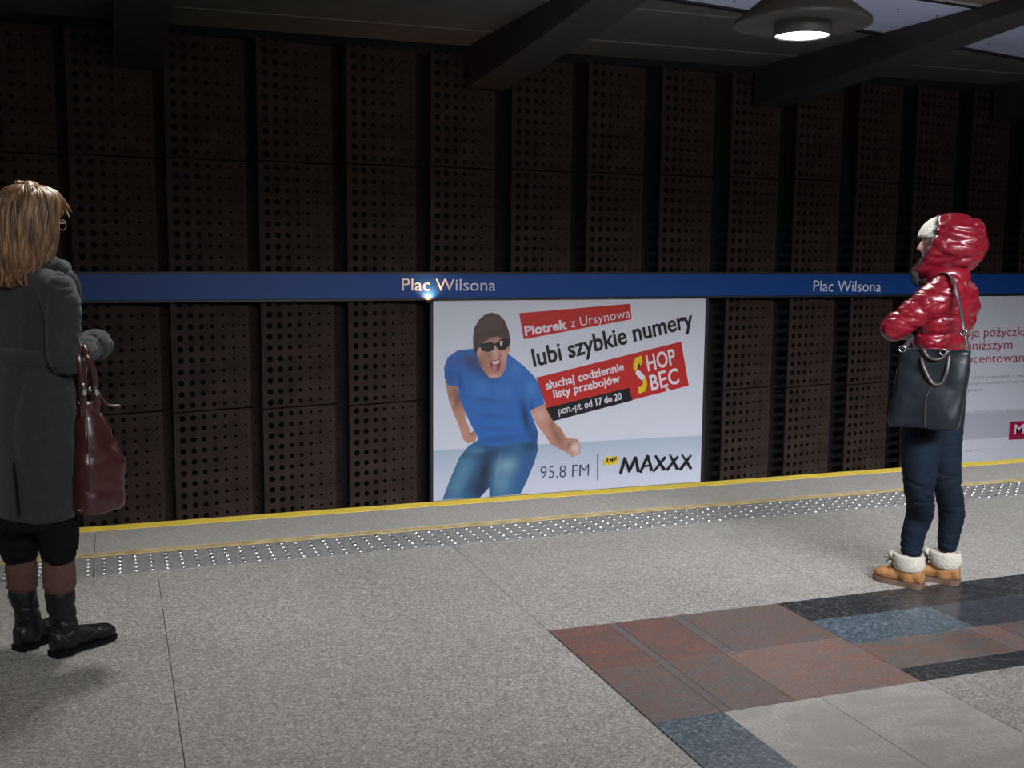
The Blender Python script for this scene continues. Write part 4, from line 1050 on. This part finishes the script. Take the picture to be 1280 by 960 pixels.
# scarf falling over the front shoulder
bm = bmesh.new()
tube(bm, [(*q(62, 322, -.02), .022), (*q(76, 334, -.03), .028), (*q(88, 350, -.02), .034), (*q(92.5, 375, .0), .034), (*q(93, 400, .03), .030), (*q(92, 418, .04), .018)], 6, 18, .8)
tube(bm, [(*q(66, 330, -.03), .026), (*q(50, 338, -.06), .03), (*q(25, 342, -.04), .032), (*q(14, 338, .06), .03), (*q(40, 335, .12), .03), (*q(74, 334, .08), .03), (*q(80, 338, .0), .028)], 6, 16)
fuse('scarf', bm, M['scarf'], pg, .005, 1, folds(16, .008, (1, 1, .6), 7))
# black culottes, brown leg warmers, boots
bm = bmesh.new()
tube(bm, [(*q(66, 600, -.06), .085), (*q(70, 650, -.06), .080), (*q(72, 677, -.06), .074), (*q(72.5, 688, -.06), .068)], 4, 24)
tube(bm, [(*q(24, 600, .05), .085), (*q(23, 650, .05), .078), (*q(24, 680, .05), .072), (*q(25, 690, .05), .066)], 4, 24)
rows_loft(bm, [G_.row(560, -6, 88, .15), G_.row(610, -8, 92, .15), G_.row(640, -7, 91, .14), G_.row(655, -5, 90, .12)], F, L, 3, 30)
fuse('culottes', bm, M['black_cloth'], pg, .006, 2, folds(8, .006, (1, 1, 2), 2))
for name, P_ in (('leg_warmer', [(72.5, 692, .056, -.05), (73, 705, .059, -.045), (74.3, 729, .060, -.04)]), ('leg_warmer', [(26, 694, .054, .055), (26.5, 708, .056, .055), (28, 728, .056, .06)])):
    bm = bmesh.new(); tube(bm, [(*q(a, b, t), r) for a, b, r, t in P_], 5, 24)
    for v in bm.verts: v.co += Vector((noise.noise(v.co*30), noise.noise(v.co*30+V(5, 5, 5)), 0))*.004
    bmesh.ops.recalc_face_normals(bm, faces=bm.faces); finish(name, bm, M['brown_legwear'], pg, True)
def gfoot(px, py):
    p = floor_pt(px, py)-G_.b; return Vector((p.dot(G_.S), p.dot(G_.T), 0))
def tall_boot(heel, f, shaft, length=.268):
    bm = bmesh.new(); f = f.normalized(); boot_shape(bm, heel, f, length, .043, .058, .10, .05, z0=.018)
    tube(bm, shaft, 5, 24)
    def bd(co, n): return g((co.z-.13)/.06)*folds(13, .009, (1, 1, 2.4), 4)(co, n)+.3*folds(9, .004, (1, 1, 1), 4)(co, n)
    o = fuse('boot', bm, M['black_boot'], pg, .0045, 3, bd)
    bm = bmesh.new(); sole_shape(bm, heel, f, length, .044, .006, .020); sole_shape(bm, heel, f, length*.3, .042, 0, .018); bmesh.ops.recalc_face_normals(bm, faces=bm.faces)
    bmesh.ops.remove_doubles(bm, verts=bm.verts, dist=1e-4)
    finish('sole', bm, M['black_cloth'], o)
    c = Vector(shaft[-1][:3]); r = shaft[-1][3]
    bm = bmesh.new(); tube(bm, [(*(c+V(math.cos(a)*r*1.01, math.sin(a)*r*1.01, .0+r*.55)), .0035) for a in [2*PI*i/24 for i in range(25)]], 1, 6, round_ends=False); finish('boot_piping', bm, M['brown_legwear'], o, True)
h1 = gfoot(65, 822); h2 = gfoot(21, 814)
tall_boot(h1, V(.86, .50, 0), [(*(h1+V(.055, .03, .05)), .046), (*(h1+V(.052, .03, .11)), .046), (*q(77, 764, -.032), .050), (*q(75.5, 747, -.035), .054), (*q(74.6, 741, -.037), .056)])
tall_boot(h2, V(.80, .60, 0), [(*(h2+V(.05, .03, .05)), .046), (*(h2+V(.045, .03, .11)), .046), (*q(32.5, 760, .068), .047), (*q(29, 746, .064), .051), (*q(28, 741, .062), .053)])
# hair: a full cap and many locks
bm = bmesh.new()
HR = [(232.5, 17, 51, .055), (234, 14, 56, .066), (237, 6, 66, .08), (246, -3, 75, .105), (262, -8, 75, .118), (285, -11, 74.5, .120), (305, -11, 73, .115), (325, -9, 66, .105), (342, -4, 58, .09), (352, 2, 48, .07)]
hrow = []
for py, xl, xr, rb in HR:
    a = q(xl, py, -.005); b = q(xr, py, -.005); hrow.append(((a.x+b.x)/2, (a.y+b.y)/2, a.z, (b.x-a.x)/2, rb))
X_, Y_ = V(1, 0, 0), V(0, 1, 0)
rows_loft(bm, hrow, X_, Y_, 4, 40)
# clear the face: push the front of the shell back behind the cheeks
for v in bm.verts:
    d = v.co-hc; u_ = d.dot(hf)
    if d.z < .045 and u_ > .045: v.co -= hf*(u_-.045)*.9
def hdp(co, n):
    a = math.atan2(co.y-hc.y, co.x-hc.x); return .009*noise.noise(V(a*7, co.z*2.5, 1))+.005*noise.noise(V(a*19, co.z*4, 5))
hr = fuse('hair', bm, M['hair'], pg, .0045, 3, hdp)
bm = bmesh.new(); C_ = catmull(hrow, 3)
for i in range(230):
    a = random.uniform(0, 2*PI); P_ = []
    j0 = random.choice((1, 2, 3, 5)); j1 = len(C_)-1-random.choice((0, 1, 2, 3, 5)); off_ = random.uniform(.94, 1.02); tw_ = random.uniform(-.25, .25)
    skip = False
    for j in range(j0, j1+1, 2):
        c = C_[j]; t = (j-j0)/max(1, j1-j0); an = a+tw_*t+.10*math.sin(t*6+i)
        p = V(c[0]+c[3]*off_*math.cos(an), c[1]+c[4]*off_*math.sin(an), c[2]); d = p-hc
        if d.dot(hf) > .05 and d.z < .05: skip = True; break
        P_.append((*p, .0062*(1-.65*t)+.0012))
    if len(P_) >= 3 and True: tube(bm, P_, 2, 6)
for i in range(14):   # fringe lifted over the forehead
    s0 = hc+U*(.108+random.uniform(-.01, .012))+L*random.uniform(-.05, .06)+hf*.01; 
    tube(bm, [(*s0, .008), (*(s0+hf*.055+U*.014), .009), (*(s0+hf*.10-U*(.012+random.uniform(0, .02))), .007), (*(s0+hf*.118-U*(.04+random.uniform(0, .02))-L*.01), .002)], 3, 6)
for i in range(26):   # ragged ends
    a = random.uniform(PI*.9, 2.1*PI); c = C_[-5]; p = V(c[0]+c[3]*math.cos(a), c[1]+c[4]*math.sin(a), c[2])
    tube(bm, [(*p, .007), (*(p+V(random.uniform(-.01, .01), 0, -.03)), .006), (*(p+V(random.uniform(-.02, .02), random.uniform(-.01, .01), -.06)), .0015)], 3, 6)
tag(finish('hair_locks', bm, M['hair'], hr, True), kind='stuff')
# glasses
gl = empty('glasses', G_.w(hc+hf*.09+U*.012), -G_.a) if False else None
bm = bmesh.new(); gz = .012
for s_ in (1, -1):
    c = hc+hf*.102+L*s_*.032+U*gz
    tube(bm, [(*(c+L*math.cos(a)*.026+U*math.sin(a)*.019), .0018) for a in [2*PI*i/20 for i in range(21)]], 1, 6, round_ends=False)
    tube(bm, [(*(c+L*s_*.026+U*.006), .0028), (*(c+L*s_*.045-hf*.02+U*.006), .0028), (*(c+L*s_*.050-hf*.10+U*.004), .0022)], 2, 6)
tube(bm, [(*(hc+hf*.104+L*.007+U*gz), .0018), (*(hc+hf*.106+U*(gz+.004)), .0018), (*(hc+hf*.104-L*.007+U*gz), .0018)], 2, 6)
tag(finish('glasses', bm, M['chrome'], pg, True), kind=None)

# burgundy handbag hanging in the crook of the right arm
TG = -.14
off = q(120, 636, TG)
bag = empty('handbag', G_.w(off), -G_.a, label='glossy burgundy leather handbag hanging from the arm of the person in grey', cat='bag')
ax = V(.90, .43, 0).normalized(); ay = V(-.43, .90, 0)
rowsB = [(638, 101, 145, .040), (636.5, 95, 149, .058), (630, 93.5, 152.5, .064), (610, 93, 154, .066), (577, 93.5, 153.5, .062), (550, 94.5, 142, .052), (525, 96, 130, .042), (503, 98, 122, .026)]
bm = bmesh.new(); rings = []
for py, xl, xr, th in [tuple(r) for r in catmull(rowsB, 5)]:
    a = q(xl, py, TG); b = q(xr, py, TG); c = (a+b)/2; h = (b.x-a.x)/2
    h2_ = math.sqrt(max(1e-5, h*h-(th*.43)**2))/.90
    rings.append([bm.verts.new(p) for p in sup(c, ax*h2_, ay*max(.01, th), 40, .62)])
bm.faces.new(rings[0]); bm.faces.new(rings[-1])
for a, b in zip(rings, rings[1:]):
    for i in range(len(a)): bm.faces.new((a[i], a[(i+1) % len(a)], b[(i+1) % len(a)], b[i]))
bmesh.ops.recalc_face_normals(bm, faces=bm.faces); bm.normal_update()
for v in bm.verts: v.co += v.normal*(folds(8, .010, (1, 1, 1.6), 6)(v.co, None)+.003*noise.noise(v.co*25))
child_at(finish('bag_body', bm, M['burgundy'], None, True), bag, off)
def btube(name, pts, mat, r=.006, flat=1, k=5, ref=(0, 1, 0)):
    bm = bmesh.new(); tube(bm, [(*q(*p[:3]), p[3] if len(p) > 3 else r) for p in pts], k, 10, flat, ref=ref); 
    return child_at(finish(name, bm, mat, None, True), bag, off)
TH = -.235
btube('handle', [(104, 484, TH), (101, 462, TH), (98.5, 442, TH+.01), (101, 431, TH+.05), (106, 436, TH+.13), (107, 460, TH+.13), (106, 484, TH+.11)], M['burgundy'], .011, .6)
btube('handle', [(119.5, 484, TH+.03), (115.5, 460, TH), (108, 442, TH), (103.5, 431, TH+.05), (109, 437, TH+.14), (115, 460, TH+.14), (118, 484, TH+.12)], M['burgundy'], .011, .6)
for px, t in ((105, TH), (120, TH+.03)): btube('handle_clasp', [(px-1, 480, t, .008), (px, 487, t, .009), (px+.5, 493, t, .007)], M['chrome'])
btube('clasp_knob', [(112, 485, TH+.02, .008), (112.6, 487, TH+.02, .008)], M['chrome'])
btube('handle_tab', [(105, 490, TH, .010), (104, 505, TH+.03, .012), (103, 520, TH+.045, .009)], M['burgundy'], flat=.4)
btube('handle_tab', [(120, 490, TH+.03, .010), (121, 505, TH+.06, .012), (122, 520, TH+.07, .009)], M['burgundy'], flat=.4)
btube('tag_strap', [(124, 492, TG), (130, 502, TG), (138, 507, TG), (150, 507.5, TG)], M['burgundy'], .0055, .5)
btube('seam', [(107, 505, TG-.045), (110.5, 545, TG-.075), (112.5, 590, TG-.090), (113.5, 634, TG-.085)], M['strap'], .0028)
btube('zip', [(98, 504, TG-.035), (110, 503, TG-.035), (122, 503, TG-.01)], M['chrome'], .003)
btube('base_edge', [(97, 637.5, TG-.058), (115, 638.5, TG-.06), (135, 636, TG-.02), (146, 633, TG+.02)], M['chrome'], .003)
